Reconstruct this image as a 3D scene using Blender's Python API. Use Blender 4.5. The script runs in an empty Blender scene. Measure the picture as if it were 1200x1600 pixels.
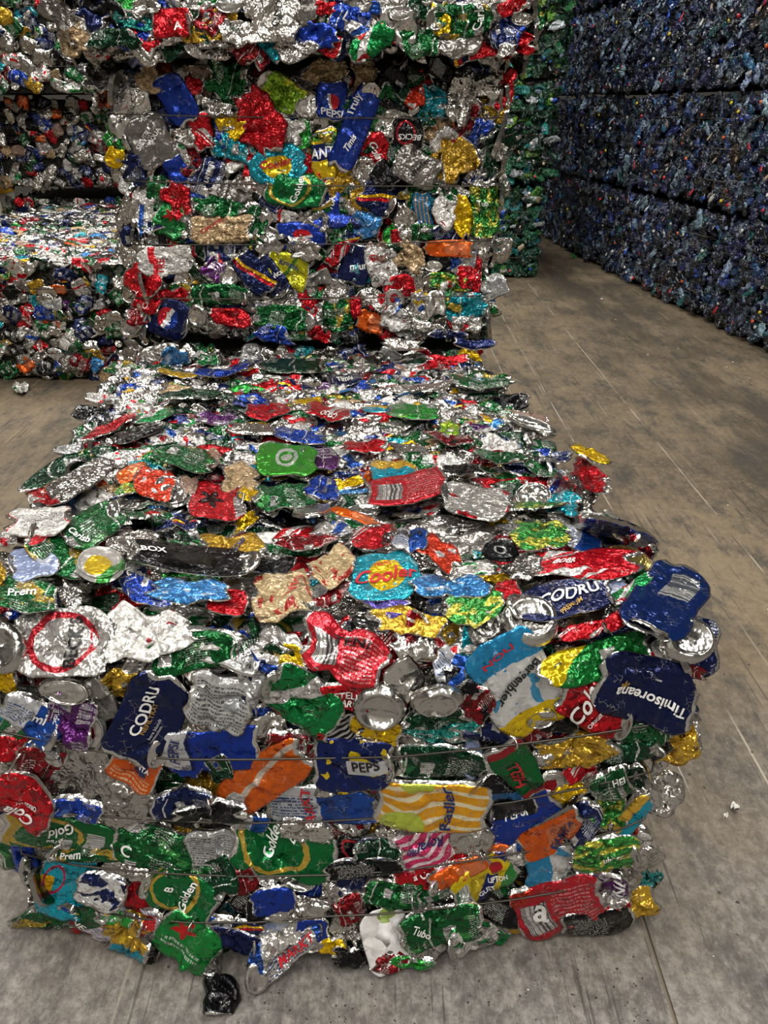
import bpy, bmesh, math, random
import numpy as np
from mathutils import Matrix, Vector

# ------------------------------------------------------------------ camera, world, lamps, exposure
SC = bpy.context.scene
COL = SC.collection
F, PITCH, CAMH = 1202.0, math.radians(27.7), 1.5
cam_d = bpy.data.cameras.new('camera')
cam_d.sensor_fit = 'HORIZONTAL'; cam_d.sensor_width = 36.0; cam_d.lens = 36.0 * F / 1200.0
cam_d.clip_start = 0.05; cam_d.clip_end = 100
cam = bpy.data.objects.new('camera', cam_d); COL.objects.link(cam)
cam.location = (0, 0, CAMH); cam.rotation_euler = (math.pi / 2 - PITCH, 0, 0)
SC.camera = cam
SC.view_settings.view_transform = 'Standard'; SC.view_settings.look = 'None'
SC.view_settings.gamma = 1.0; SC.view_settings.use_curve_mapping = False
SC.view_settings.exposure = 0.05
SC.cycles.max_bounces = 6; SC.cycles.diffuse_bounces = 3; SC.cycles.glossy_bounces = 4
SC.cycles.transparent_max_bounces = 6; SC.cycles.caustics_reflective = False; SC.cycles.caustics_refractive = False
SC.cycles.sample_clamp_indirect = 6.0
w = bpy.data.worlds.new('world'); SC.world = w; w.use_nodes = True
w.node_tree.nodes['Background'].inputs[0].default_value = (0.8, 0.82, 0.85, 1)
w.node_tree.nodes['Background'].inputs[1].default_value = 0.05
LAMPS = [(x, y) for y in (-3.6, -1.2, 1.2, 5.4) for x in (-3.2, -.2, 2.8)] + [(-4.4, 7.3), (-2.8, 7.3), (1.2, 8.6)]  # row farthest behind the camera is added to put glints on front faces
LAMP_POWER = 98.0
LAMP_Z = 5.6

def lin(h):
    if isinstance(h, tuple): return h
    v = [int(h[i:i + 2], 16) / 255 for i in (0, 2, 4)]
    return tuple((c / 12.92 if c <= .04045 else ((c + .055) / 1.055) ** 2.4) for c in v) + (1.0,)

# ------------------------------------------------------------------ node helpers
class NT:
    def __init__(s, tree): s.t = tree; s.n = tree.nodes; s.l = tree.links
    def node(s, typ, **kw):
        nd = s.n.new(typ)
        for k, v in kw.items(): setattr(nd, k, v)
        return nd
    def put(s, sock, v):
        if isinstance(v, (int, float)): sock.default_value = v
        elif isinstance(v, tuple): sock.default_value = v if len(v) != 3 or sock.type == 'VECTOR' else v + (1,)
        else: s.l.new(v, sock)
    def m(s, op, a, b=0.0, c=None):
        nd = s.node('ShaderNodeMath', operation=op); s.put(nd.inputs[0], a); s.put(nd.inputs[1], b)
        if c is not None: s.put(nd.inputs[2], c)
        return nd.outputs[0]
    def mix(s, f, a, b):
        nd = s.node('ShaderNodeMix', data_type='RGBA'); s.put(nd.inputs[0], f); s.put(nd.inputs[6], a); s.put(nd.inputs[7], b)
        return nd.outputs[2]
    def mixf(s, f, a, b):
        nd = s.node('ShaderNodeMix', data_type='FLOAT'); s.put(nd.inputs[0], f); s.put(nd.inputs[2], a); s.put(nd.inputs[3], b)
        return nd.outputs[0]
    def noise(s, vec, scale, detail=2.0, rough=.5, out=0):
        nd = s.node('ShaderNodeTexNoise'); s.put(nd.inputs['Vector'], vec); nd.inputs['Scale'].default_value = scale
        nd.inputs['Detail'].default_value = detail; nd.inputs['Roughness'].default_value = rough
        return nd.outputs[out]
    def vm(s, op, a, b=None, scale=None):
        nd = s.node('ShaderNodeVectorMath', operation=op); s.put(nd.inputs[0], a)
        if b is not None: s.put(nd.inputs[1], b)
        if scale is not None: s.put(nd.inputs['Scale'], scale)
        return nd.outputs[0]

def new_mat(name):
    mt = bpy.data.materials.new(name); mt.use_nodes = True
    t = NT(mt.node_tree)
    return mt, t, mt.node_tree.nodes['Principled BSDF']

# facetted, crinkled-metal normal: every cell of the fold network gets a tilt of its own
def crinkle_group():
    g = bpy.data.node_groups.new('crinkle', 'ShaderNodeTree')
    g.interface.new_socket('Amount', in_out='INPUT', socket_type='NodeSocketFloat')
    g.interface.new_socket('Normal', in_out='OUTPUT', socket_type='NodeSocketVector')
    g.interface.new_socket('Crease', in_out='OUTPUT', socket_type='NodeSocketFloat')
    t = NT(g); gi = t.node('NodeGroupInput'); go = t.node('NodeGroupOutput')
    tc = t.node('ShaderNodeTexCoord'); oi = t.node('ShaderNodeObjectInfo'); ge = t.node('ShaderNodeNewGeometry')
    p = t.vm('ADD', tc.outputs['Object'], t.vm('SCALE', (3.1, 1.7, 2.3), scale=oi.outputs['Random']))
    nz = t.vm('SUBTRACT', t.noise(p, 55, 1, out=1), (.5, .5, .5))
    p2 = t.vm('ADD', p, t.vm('SCALE', nz, scale=.018))
    v1 = t.node('ShaderNodeTexVoronoi'); v1.inputs['Scale'].default_value = 75; t.put(v1.inputs['Vector'], p2)
    v2 = t.node('ShaderNodeTexVoronoi'); v2.inputs['Scale'].default_value = 175; t.put(v2.inputs['Vector'], p2)
    ve = t.node('ShaderNodeTexVoronoi', feature='DISTANCE_TO_EDGE'); ve.inputs['Scale'].default_value = 75; t.put(ve.inputs['Vector'], p2)
    d1 = t.vm('SUBTRACT', v1.outputs['Color'], (.5, .5, .5)); d2 = t.vm('SUBTRACT', v2.outputs['Color'], (.5, .5, .5))
    soft = t.vm('SUBTRACT', t.noise(p, 90, 2, out=1), (.5, .5, .5))
    area = t.m('MULTIPLY', gi.outputs[0], t.m('MULTIPLY', t.m('POWER', t.noise(p, 18, 1), 2.0), 4.6))
    d = t.vm('ADD', t.vm('SCALE', d1, scale=1.25), t.vm('ADD', t.vm('SCALE', d2, scale=.9), t.vm('SCALE', soft, scale=.7)))
    rg = t.m('SUBTRACT', 1.0, t.m('ABSOLUTE', t.m('SUBTRACT', t.m('MULTIPLY', t.noise(p, 34, 2, .6), 2.0), 1.0)))
    bp = t.node('ShaderNodeBump'); bp.inputs['Distance'].default_value = .012; t.put(bp.inputs['Height'], t.m('POWER', rg, 3.0)); t.put(bp.inputs['Strength'], t.m('MINIMUM', t.m('MULTIPLY', gi.outputs[0], t.m('MULTIPLY', gi.outputs[0], 2.6)), .8))
    nn = t.vm('NORMALIZE', t.vm('ADD', bp.outputs[0], t.vm('SCALE', d, scale=area)))
    t.l.new(nn, go.inputs[0])
    cr = t.m('MULTIPLY', t.m('LESS_THAN', ve.outputs['Distance'], .02), t.m('GREATER_THAN', t.noise(p, 30, 1), .6))
    t.l.new(cr, go.inputs[1])
    return g
CRINKLE = crinkle_group()

def crinkled(t, amount):
    c = t.node('ShaderNodeGroup'); c.node_tree = CRINKLE; c.inputs[0].default_value = amount
    return c.outputs['Normal'], c.outputs['Crease']

SILVER = lin('c9c7c2')
MATS = {}; DESC = {}
def design(name, base, layers=(), metal=.62, rough=.2, crk=.42, desc=None, ends=True, shift=False, wear=.5):
    """print on sheet metal: layers are shapes in the unrolled print's own coordinates"""
    mt, t, bs = new_mat(name)
    uv = t.node('ShaderNodeUVMap').outputs[0]
    oi = t.node('ShaderNodeObjectInfo').outputs['Random']
    sx = t.node('ShaderNodeSeparateXYZ'); t.put(sx.inputs[0], uv)
    u, v = sx.outputs[0], sx.outputs[1]
    wob = t.m('MULTIPLY', t.m('SUBTRACT', t.noise(uv, 7, 2), .5), .05)
    pu, pv = t.m('ADD', u, wob), t.m('SUBTRACT', v, wob)
    if shift:
        pu = t.m('FRACT', t.m('ADD', pu, oi)); pv = t.m('FRACT', t.m('ADD', pv, t.m('MULTIPLY', oi, 7.3)))
    def between(x, lo, hi):
        return t.m('LESS_THAN', t.m('ABSOLUTE', t.m('SUBTRACT', x, (lo + hi) / 2)), (hi - lo) / 2)
    def rot(a, x=None, y=None):
        a = math.radians(a); return t.m('ADD', t.m('MULTIPLY', pu if x is None else x, math.cos(a)), t.m('MULTIPLY', pv if y is None else y, math.sin(a)))
    def ell(cu, cv, ru, rv):
        a = t.m('POWER', t.m('ABSOLUTE', t.m('DIVIDE', t.m('SUBTRACT', pu, cu), ru)), 2.0)
        b = t.m('POWER', t.m('ABSOLUTE', t.m('DIVIDE', t.m('SUBTRACT', pv, cv), rv)), 2.0)
        return t.m('ADD', a, b)
    col = lin(base)
    if shift and not base.startswith('c'):
        layers = list(layers) + [('print', 17, .08, .34, .1, .8, 'c4c4c0'), ('band', 4, .62, .645, 'c8c6c0'), ('code', .78, .93, .3, .66, 'v', '6a6a6a')]
    for L in layers:
        k = L[0]; c = lin(L[-1])
        if k == 'band':      # angle, lo, hi
            f = between(rot(L[1]), L[2], L[3])
        elif k == 'rect':    # u0 u1 v0 v1
            f = t.m('MULTIPLY', between(pu, L[1], L[2]), between(pv, L[3], L[4]))
        elif k == 'disc':    # cu cv ru rv
            f = t.m('LESS_THAN', ell(*L[1:5]), 1.0)
        elif k == 'ring':    # cu cv ru rv thickness
            f = between(t.m('SQRT', ell(*L[1:5])), 1 - L[5], 1.0)
        elif k == 'stripes': # angle freq duty u0 u1 v0 v1
            f = t.m('LESS_THAN', t.m('FRACT', t.m('MULTIPLY', rot(L[1]), L[2])), L[3])
            f = t.m('MULTIPLY', f, t.m('MULTIPLY', between(pu, L[4], L[5]), between(pv, L[6], L[7])))
        elif k == 'waves':   # angle freq duty
            x = t.m('ADD', t.m('MULTIPLY', rot(L[1]), L[2]), t.m('MULTIPLY', t.m('SINE', t.m('MULTIPLY', rot(L[1] + 90), 9.0)), .35))
            f = t.m('LESS_THAN', t.m('FRACT', x), L[3])
        elif k == 'print':   # small print: freq u0 u1 v0 v1
            ln = t.m('LESS_THAN', t.m('FRACT', t.m('MULTIPLY', pv, L[1])), .5)
            wd = t.m('GREATER_THAN', t.noise(t.vm('MULTIPLY', uv, (60.0, L[1] * .5, 1.0)), 1.0, 1), .47)
            f = t.m('MULTIPLY', t.m('MULTIPLY', ln, wd), t.m('MULTIPLY', between(pu, L[2], L[3]), between(pv, L[4], L[5])))
        elif k == 'blotch':  # scale threshold
            f = t.m('GREATER_THAN', t.noise(t.vm('ADD', uv, t.vm('SCALE', (5.0, 3.0, 1.0), scale=oi)), L[1], 2, .45), L[2])
        elif k == 'code':    # bar code: u0 u1 v0 v1 axis
            f0 = t.m('MULTIPLY', between(pu, L[1], L[2]), between(pv, L[3], L[4]))
            col = t.mix(f0, col, lin('cfcdc9'))
            ax = pu if L[5] == 'u' else pv
            wn = t.node('ShaderNodeTexWhiteNoise', noise_dimensions='1D'); t.put(wn.inputs['W'], t.m('FLOOR', t.m('MULTIPLY', ax, 110.0)))
            f = t.m('MULTIPLY', f0, t.m('GREATER_THAN', wn.outputs[0], .5))
        elif k == 'globe':   # cu cv ru rv angle: three-colour disc
            e = t.m('LESS_THAN', ell(*L[1:5]), 1.0)
            y = t.m('ADD', rot(L[5], t.m('SUBTRACT', pu, L[1]), t.m('SUBTRACT', pv, L[2])), 0.0)
            col = t.mix(e, col, lin('e4e2e0'))
            col = t.mix(t.m('MULTIPLY', e, t.m('LESS_THAN', y, -.04)), col, lin('c8202c'))
            f = t.m('MULTIPLY', e, t.m('GREATER_THAN', y, .05)); c = lin('1b3f9c')
        elif k == 'star':    # cu cv r
            du, dv = t.m('SUBTRACT', pu, L[1]), t.m('SUBTRACT', pv, L[2])
            an = t.m('ARCTAN2', dv, du); r = t.m('SQRT', t.m('ADD', t.m('MULTIPLY', du, du), t.m('MULTIPLY', dv, dv)))
            sp = t.m('ABSOLUTE', t.m('SUBTRACT', t.m('FRACT', t.m('MULTIPLY', an, 5 / (2 * math.pi))), .5))
            f = t.m('LESS_THAN', r, t.m('MULTIPLY', t.m('ADD', .35, t.m('MULTIPLY', sp, 1.3)), L[3]))
        elif k == 'grad':    # soft fade: angle lo hi
            mr = t.node('ShaderNodeMapRange', interpolation_type='SMOOTHSTEP'); t.put(mr.inputs[0], rot(L[1]))
            mr.inputs[1].default_value = L[2]; mr.inputs[2].default_value = L[3]; f = mr.outputs[0]
        col = t.mix(f, col, c)
    nrm, crease = crinkled(t, crk)
    bare = t.m('MULTIPLY', crease, wear)
    if ends:
        bare = t.m('MAXIMUM', bare, t.m('GREATER_THAN', t.m('ABSOLUTE', t.m('SUBTRACT', t.m('ADD', u, wob), .5)), .455))
    hs = t.node('ShaderNodeHueSaturation'); t.put(hs.inputs['Color'], col)
    t.put(hs.inputs['Value'], t.m('ADD', .72, t.m('MULTIPLY', oi, .3)))
    col = t.mix(bare, hs.outputs[0], SILVER)
    t.put(bs.inputs['Base Color'], col)
    t.put(bs.inputs['Metallic'], t.mixf(bare, metal, .9))
    bs.inputs['Roughness'].default_value = rough
    t.put(bs.inputs['Normal'], nrm)
    MATS[name] = mt; DESC[name] = desc or name.replace('_', ' ')
    return mt

def simple(name, c, metal=0.0, rough=.5, crk=0.0, spec=.5, coat=0.0):
    mt, t, bs = new_mat(name)
    bs.inputs['Base Color'].default_value = lin(c); bs.inputs['Metallic'].default_value = metal
    bs.inputs['Roughness'].default_value = rough; bs.inputs['Specular IOR Level'].default_value = spec
    bs.inputs['Coat Weight'].default_value = coat
    if crk: t.put(bs.inputs['Normal'], crinkled(t, crk)[0])
    MATS[name] = mt; return mt

G1, G2, RED, NVY, BLU, YEL, ORG, WHT, BLK, TEA, GLD = '0f5a2a', '1c7a3a', 'c11622', '15224f', '1a3fa0', 'e8b414', 'e8641a', 'dcdad6', '111114', '1697a8', 'b8923c'
S = lambda **k: k
# bare metal and pale sheets
design('silver', 'cfccc6', metal=.96, rough=.2, crk=.37, ends=False, desc='bare silver crumpled can')
design('silver_smooth', 'd2d0cb', metal=.97, rough=.17, crk=.13, ends=False, desc='bare silver can metal')
design('silver_dull', 'a8a5a0', metal=.9, rough=.3, crk=.4, ends=False, desc='dull grey can metal')
design('silver_red', 'cfccc6', [('blotch', 3.2, .58, RED)], metal=.7, desc='silver can with red print', shift=True)
design('silver_blue', 'cfccc6', [('band', 20, .2, .45, '2a55a8'), ('print', 14, .1, .9, .55, .9, '38508c')], metal=.65, desc='silver can with blue print', shift=True)
design('silver_green', 'cfccc6', [('blotch', 3.0, .56, G2)], metal=.65, desc='silver can with green print', shift=True)
design('white_print', 'd8d5cf', [('print', 16, .12, .85, .1, .6, '6a6a70'), ('band', 0, .88, 1.1, RED)], metal=.25, desc='white printed can', shift=True)
design('white', 'dad7d2', [('blotch', 4, .66, 'a03038')], metal=.3, crk=.45, desc='white crumpled can')
design('receipt', 'b3b3b0', [('print', 15, .08, .92, .1, .9, '55585c'), ('rect', .55, .75, .3, .55, '8f9294')], metal=.35, crk=.3, desc='pale grey can back with small print')
design('pale_blue', '8e9cc0', [('disc', .68, .55, .14, .2, 'b9c0d2')], metal=.35, crk=.25, desc='pale blue grey flattened can')
design('white_sheet', 'e0dedb', [('disc', .12, .4, .1, .2, '8aa04c')], metal=.0, rough=.55, crk=.16, ends=False, wear=0, desc='torn white sheet')
design('tan', 'c2aa80', [('blotch', 5.5, .6, 'a8352c')], metal=.3, crk=.45, desc='beige crumpled can with red print')
design('tan_plain', 'b59a74', [('blotch', 4, .62, '8a7a58')], metal=.3, crk=.45, desc='beige crumpled can')
design('brown', '8c7263', metal=.2, crk=.35, desc='brown crumpled can')
design('gold', 'c8a032', [('blotch', 4, .62, 'a87c20')], metal=.6, crk=.45, desc='gold crumpled can')
# colours
design('green', G1, [('blotch', 3, .64, '3f9148')], desc='dark green can', shift=True)
design('green_bright', '2c9a3a', [('blotch', 3, .66, '7cc23c')], desc='bright green can', shift=True)
design('green_gold', G1, [('blotch', 2.6, .57, 'b79b3c')], desc='green can with gold print', shift=True)
design('green_text', G1, [('print', 12, .1, .7, .25, .85, 'd4d8d0')], desc='green can with white small print', shift=True)
design('green_dark', '0b3a22', [('blotch', 3, .66, '2a6a40')], desc='very dark green can', shift=True)
design('green_white', '138040', [('band', 30, .42, .62, WHT), ('blotch', 3, .66, 'b52a2c')], desc='green can with white diagonal band')
design('green_yellow', '3a8a3c', [('blotch', 4.5, .54, 'c3bf4a')], crk=.5, desc='green can with yellow blotches')
design('lime', '8ab82a', [('blotch', 3, .6, 'c8d23a')], desc='lime green can')
design('red', RED, [('blotch', 3, .6, '8c0f18')], desc='red can', shift=True)
design('red_white', RED, [('band', 35, .35, .5, WHT), ('band', 35, .56, .6, WHT)], desc='red can with white bands', shift=True)
design('red_code', 'bd2430', [('code', .12, .42, .3, .85, 'u', '5a5658'), ('print', 14, .48, .9, .15, .9, 'd98a8c')], crk=.28, desc='red can with bar code and small print')
design('red_dark', '7c1018', [('blotch', 3, .62, BLK)], desc='dark red can', shift=True)
design('red_orange', 'd63c20', [('blotch', 3.5, .6, WHT)], desc='orange red torn can')
design('pink', 'd23a6e', [('waves', 60, 4.5, .4, 'eddde0')], crk=.3, desc='pink can with white wavy stripes')
design('navy', NVY, [('print', 15, .1, .5, .55, .9, '9aa4c0')], crk=.3, desc='navy can', shift=True)
design('navy_plain', '141f4c', crk=.22, desc='navy blue can')
design('navy_code', '16306e', [('code', .5, .85, .35, .8, 'u', '60666e')], crk=.25, desc='navy can with bar code')
design('blue', BLU, [('blotch', 3, .66, '4a78c8')], desc='blue can', shift=True)
design('blue_plain', '18399a', crk=.2, desc='deep blue can')
design('blue_light', '3f84c4', [('blotch', 4, .6, 'b8cce0')], desc='light blue can')
design('blue_white', '2050a8', [('band', 0, .0, .48, 'd6d8dc'), ('print', 12, .05, .45, .2, .8, '3a5c9c')], crk=.22, desc='white and blue can')
design('white_navy', 'dcdcda', [('blotch', 2.6, .54, NVY)], desc='white and navy can')
design('stripe_navy', NVY, [('band', 55, .56, .66, YEL), ('band', 55, .68, .78, RED)], desc='navy can with yellow and red stripes')
design('yellow', 'e2b80e', [('blotch', 3, .66, 'b8860e')], crk=.4, desc='yellow can')
design('yellow_lime', 'b9b81c', [('band', 20, .62, .7, '4a8030')], crk=.3, desc='lime yellow can')
design('orange', ORG, [('stripes', 90, 14, .3, .45, .9, .2, .85, 'f0b890')], crk=.25, desc='orange can')
design('orange_band', 'e2661c', [('band', 60, .55, .66, 'd8c8b8'), ('disc', .18, .5, .12, .2, WHT)], crk=.25, desc='orange can with white bands')
design('teal', TEA, [('blotch', 3, .64, '7accd0')], desc='turquoise can', shift=True)
design('teal_foil', '2f9a90', [('blotch', 3, .55, 'b6b8b2')], crk=.6, desc='teal crumpled foil')
design('purple', '5a2068', [('print', 7, .1, .8, .2, .8, 'd0c8d6')], crk=.4, desc='purple can', shift=True)
design('lilac', '5c50a8', [('blotch', 2.8, .55, 'c8c6d0'), ('disc', .3, .5, .1, .3, 'd8b860')], desc='lilac and silver can')
design('black', BLK, [('print', 9, .1, .8, .5, .85, '8a8a8c')], crk=.35, desc='black can', shift=True)
design('black_plain', '141416', crk=.25, desc='black can')
design('black_text', '101012', [('print', 16, .15, .6, .15, .85, 'c0c0bc')], crk=.2, desc='black can with white small print')
design('black_stripes', 'b8b8b6', [('waves', 80, 7, .55, BLK)], crk=.2, desc='black and white striped can')
design('black_blue', '131418', [('band', 40, .45, .58, '2a5a86')], crk=.25, desc='black can with blue slash')
# particular prints
design('becks_silver', 'cac7c2', [('ring', .5, .5, .34, .44, .2, 'c8303c')], metal=.6, crk=.4, desc='silver can with red oval ring')
design('becks_black', '131417', [('ring', .42, .5, .3, .38, .22, 'b02430')], crk=.25, desc='black can with red oval ring')
design('bergen', 'd9dad8', [('band', 0, -.2, .3, '2a8cc0'), ('blotch', 5, .6, '4a9cc8'), ('band', 0, .78, 1.3, 'e2c01a')], crk=.22, ends=False, desc='white, blue and yellow mountain beer can')
design('yel_green', '167a34', [('band', 20, -.2, .42, 'dcc016'), ('rect', .58, .7, .25, .5, 'd4d2cc')], crk=.35, desc='yellow and green can')
design('pepsi_splat', '13235c', [('blotch', 3.6, .6, 'e2c420'), ('rect', .42, .92, .34, .6, 'd0d0d2')], crk=.2, desc='navy can with yellow splashes')
design('pepsi', '16379a', [('globe', .5, .55, .2, .3, 80, WHT)], crk=.25, desc='blue can with red, white and blue disc')
design('pepsi_end', '16379c', [('rect', -.1, .3, -.1, 1.2, 'd6d6d8'), ('band', 0, .3, .34, '0f2460')], crk=.22, desc='blue can with white end')
design('pepsi_navy', '121c4a', [('globe', .5, .5, .22, .27, 15, WHT)], crk=.2, desc='navy can with red, white and blue disc')
design('radler', 'dc9c24', [('waves', 80, 4.0, .34, 'e6dcb8'), ('disc', .26, .88, .2, .3, 'b4c24a'), ('disc', .38, .05, .14, .15, 'b4c24a')], crk=.2, desc='orange and cream wavy striped can')
design('hell', '176a34', [('band', 0, -.1, .16, 'a82a30'), ('band', 90, .84, 1.2, 'b6bab6'), ('band', 0, .88, 1.2, 'a82a30')], crk=.2, desc='green and red energy drink can')
design('golden', '0f5c2c', [('ring', .38, .5, .32, .46, .16, 'b89a3e'), ('band', 0, -.2, .12, 'a88a34'), ('code', .72, .88, .25, .7, 'v', '6a706c')], crk=.26, desc='green can with gold ring')
design('golden2', '0d6a34', [('ring', .4, .45, .34, .5, .16, 'c0a040'), ('band', 20, -.2, .12, 'b0912e')], crk=.24, desc='green and gold can')
design('cooler', '2299ae', [('disc', .5, .52, .26, .3, 'e6c21e'), ('blotch', 6, .7, '9cd4da')], crk=.34, ends=False, desc='turquoise can with yellow disc')
design('teal_patch', '169ab0', [('rect', .05, .3, .4, .72, 'dca818'), ('ring', .3, .45, .2, .22, .2, 'b83058')], crk=.34, desc='turquoise can with yellow patch')
design('teal_yellow', '1b9ab4', [('band', 90, -.2, .42, 'd2a83a')], crk=.34, desc='turquoise and yellow can')
design('lipton', 'd8c01c', [('code', .04, .26, .25, .85, 'u', '3e6a50'), ('band', 30, .7, .9, '1c2c6c'), ('disc', .72, .32, .14, .22, 'e8c818'), ('disc', .72, .32, .1, .14, 'b8242c'), ('band', 30, 1.0, 1.4, '2c8a3a')], crk=.2, desc='yellow, navy and green iced tea can')
design('heineken', '1a8038', [('star', .38, .3, .2, 'c02828'), ('print', 9, .15, .8, .55, .75, 'c8d4c8')], crk=.3, desc='green beer can with red star')
design('star_green', '1c6c34', [('star', .4, .35, .22, 'b42828'), ('rect', .7, .9, .1, .4, 'c8c8c4')], crk=.35, desc='green can with red star')
design('lays', 'd2cede', [('disc', .74, .5, .22, .42, 'd03034'), ('disc', .6, .5, .2, .42, 'e0be30'), ('blotch', 5, .62, 'd8a828')], crk=.4, desc='white and lilac can with red and yellow disc')
design('orange_logo', 'e2621a', [('rect', .5, .75, .15, .55, '20306c'), ('print', 13, .1, .9, .6, .9, 'f4c8a0')], crk=.2, desc='orange can with navy patch')
design('grey_can', '77746f', [('blotch', 4, .66, '9a9690')], metal=.5, crk=.25, desc='dark grey can')
design('white_yellow', 'd6d3ce', [('rect', .52, .92, .25, .75, 'dcba1c'), ('band', 90, .8, 1.2, '2448a0')], crk=.4, desc='white can with yellow patch')
design('green_logo', '39962a', [('ring', .52, .48, .19, .3, .3, 'c8ccc4'), ('disc', .52, .48, .1, .12, 'c8ccc4')], crk=.24, ends=False, desc='bright green can with white round emblem')
design('red_cross', 'c41c26', [('star', .42, .5, .26, '2a1214'), ('code', .82, .95, .4, .95, 'v', '706868')], crk=.4, desc='red can with dark emblem')
design('fanta', 'e4c01c', [('rect', .3, .62, .0, 1.0, '1e2e70'), ('band', 0, .1, .24, '58a030')], crk=.22, desc='yellow soft drink can')
design('monster', '2c84b8', [('stripes', 90, 5, .3, .1, .9, .1, .95, 'd89a48')], crk=.25, desc='light blue can with orange streaks')
design('lid_red', 'cdcac5', [('disc', .5, .5, .24, .26, 'b4202c')], metal=.75, crk=.12, ends=False, wear=0, desc='can end with red tab')
design('lid_yellow', 'cbc8c2', [('disc', .45, .6, .3, .32, 'dcba18'), ('band', 40, 1.0, 1.2, '3a8a3c')], metal=.6, crk=.2, ends=False, desc='ring shaped can end with yellow scrap')
design('lid_gold', 'b6a25c', metal=.75, crk=.2, ends=False, wear=0, desc='gold can end')
design('lid_black', '1c1d20', [('ring', .5, .5, .2, .25, .3, 'c8c8c4')], metal=.6, crk=.15, ends=False, wear=0, desc='black and silver can end')
simple('ink_white', 'e2e1de', .1, .35); simple('ink_black', '0e0e10', .1, .35); simple('ink_red', 'b01c28', .2, .35)
simple('ink_navy', '18245c', .2, .35); simple('ink_gold', 'a8843c', .5, .35); simple('ink_grey', '9a9a9c', .2, .35)
simple('wire', '46423c', .85, .38)
simple('core', '26251f', .5, .5, crk=.6)

# ------------------------------------------------------------------ projection: pixels of the 1200x1600 frame to points of the place
SP, CP = math.sin(PITCH), math.cos(PITCH)
def ray(px, py):
    x, y = (px - 600) / F, (py - 800) / F
    return np.array([x, CP - y * SP, -SP - y * CP])      # per unit of depth along the axis
def hit_y(px, py, yfun):
    r = ray(px, py); Y = 1.0
    for _ in range(8):
        k = (yfun(r[0] * Y, CAMH + r[2] * Y) if callable(yfun) else yfun) / r[1]; Y = k
    return r * k + np.array([0, 0, CAMH])
def hit_z(px, py, z):
    r = ray(px, py); return r * ((z - CAMH) / r[2]) + np.array([0, 0, CAMH])

# ------------------------------------------------------------------ meshes
def mesh_from(name, verts, faces, mats, midx=None, uvs=None, smooth=True):
    me = bpy.data.meshes.new(name)
    me.from_pydata([tuple(map(float, v)) for v in verts], [], faces)
    for m_ in mats: me.materials.append(m_)
    if midx is not None: me.polygons.foreach_set('material_index', np.asarray(midx, dtype=np.int32))
    if uvs is not None:
        lay = me.uv_layers.new(name='UVMap'); li = np.empty(len(me.loops), dtype=np.int32)
        me.loops.foreach_get('vertex_index', li)
        lay.data.foreach_set('uv', np.asarray(uvs, dtype=np.float32)[li].ravel())
    if smooth: me.polygons.foreach_set('use_smooth', np.ones(len(me.polygons), dtype=bool))
    me.update(); return me
def link(name, data, parent=None, loc=(0, 0, 0), **props):
    o = bpy.data.objects.new(name, data); COL.objects.link(o)
    if parent is not None:
        o.parent = parent; loc = Vector(tuple(map(float, loc))) - parent.location
    o.location = tuple(map(float, loc))
    for k, v in props.items():
        if v: o[k] = v
    return o

def crush(seed, ns, nt, style='can', asp=1.25):
    """front sheet of a flattened can on a grid: x, y in -1..1 of its half length and half width, h in metres"""
    r = np.random.RandomState(seed)
    s = np.linspace(-1, 1, ns)[:, None] * np.ones((1, nt)); t = np.ones((ns, 1)) * np.linspace(-1, 1, nt)[None, :]
    def pw(x, n, a):            # jagged one-dimensional outline noise
        return np.interp(x, np.linspace(-1, 1, n), r.uniform(-a, a, n))
    if style == 'can':
        tp0, tp1 = r.choice([.03, .15, .3], 2) * r.uniform(.6, 1.2, 2)
        T, nr, amp, e0, e1 = r.uniform(.003, .009), r.randint(12, 20), .0095, .085, .07
    elif style == 'foil':
        tp0, tp1 = r.uniform(.05, .45, 2); T, nr, amp, e0, e1 = .007, 24, .0115, .24, .22
    elif style == 'smooth':
        tp0, tp1 = r.uniform(.0, .22, 2); T, nr, amp, e0, e1 = .0065, 9, .0075, .06, .05
    else:                       # sheet
        tp0, tp1 = 0, .1; T, nr, amp, e0, e1 = .001, 9, .004, .05, .08
    sm = lambda x: np.clip(x, 0, 1) ** 2 * (3 - 2 * np.clip(x, 0, 1))
    wid = 1 - tp0 * sm((-s - .45) / .55) - tp1 * sm((s - .45) / .55) + pw(s, 6, e0)
    wid = wid * (1 - r.uniform(.12, .4) * np.clip((np.abs(s) - .7) / .3, 0, 1) ** 2)
    x = s * (1 + pw(t, 5, e1)) + .05 * np.sin(3 * t + r.uniform(0, 6))
    y = t * wid + pw(s, 5, e0 * 1.4) + (r.uniform(-.2, .2) * s ** 2 if style != 'sheet' else 0)
    p = r.uniform(2.2, 4)
    h = T * np.sqrt(np.clip(1 - np.abs(t) ** p, 0, 1)) * (1 - .7 * np.abs(s) ** 6)
    q = np.stack([s * asp, t], -1)
    for _ in range(nr):
        a = r.uniform(0, math.pi); n = np.array([math.cos(a), math.sin(a)]); m_ = np.array([-n[1], n[0]])
        c = r.uniform(-.95, .95); wd = r.uniform(.09, .42); d = np.abs(q @ n - c) / wd
        along = q @ m_ - r.uniform(-.8, .8)
        win = np.clip(1.15 - np.abs(along) / r.uniform(.5, 1.5), 0, 1)
        h = h + r.uniform(-1, .75) * amp * np.clip(1 - d, 0, 1) * win
    a = r.uniform(0, 6.28); h = h + r.uniform(0, .007) * np.abs(q @ np.array([math.cos(a), math.sin(a)]) - r.uniform(-.4, .4))
    return x, y, h, T

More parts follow.
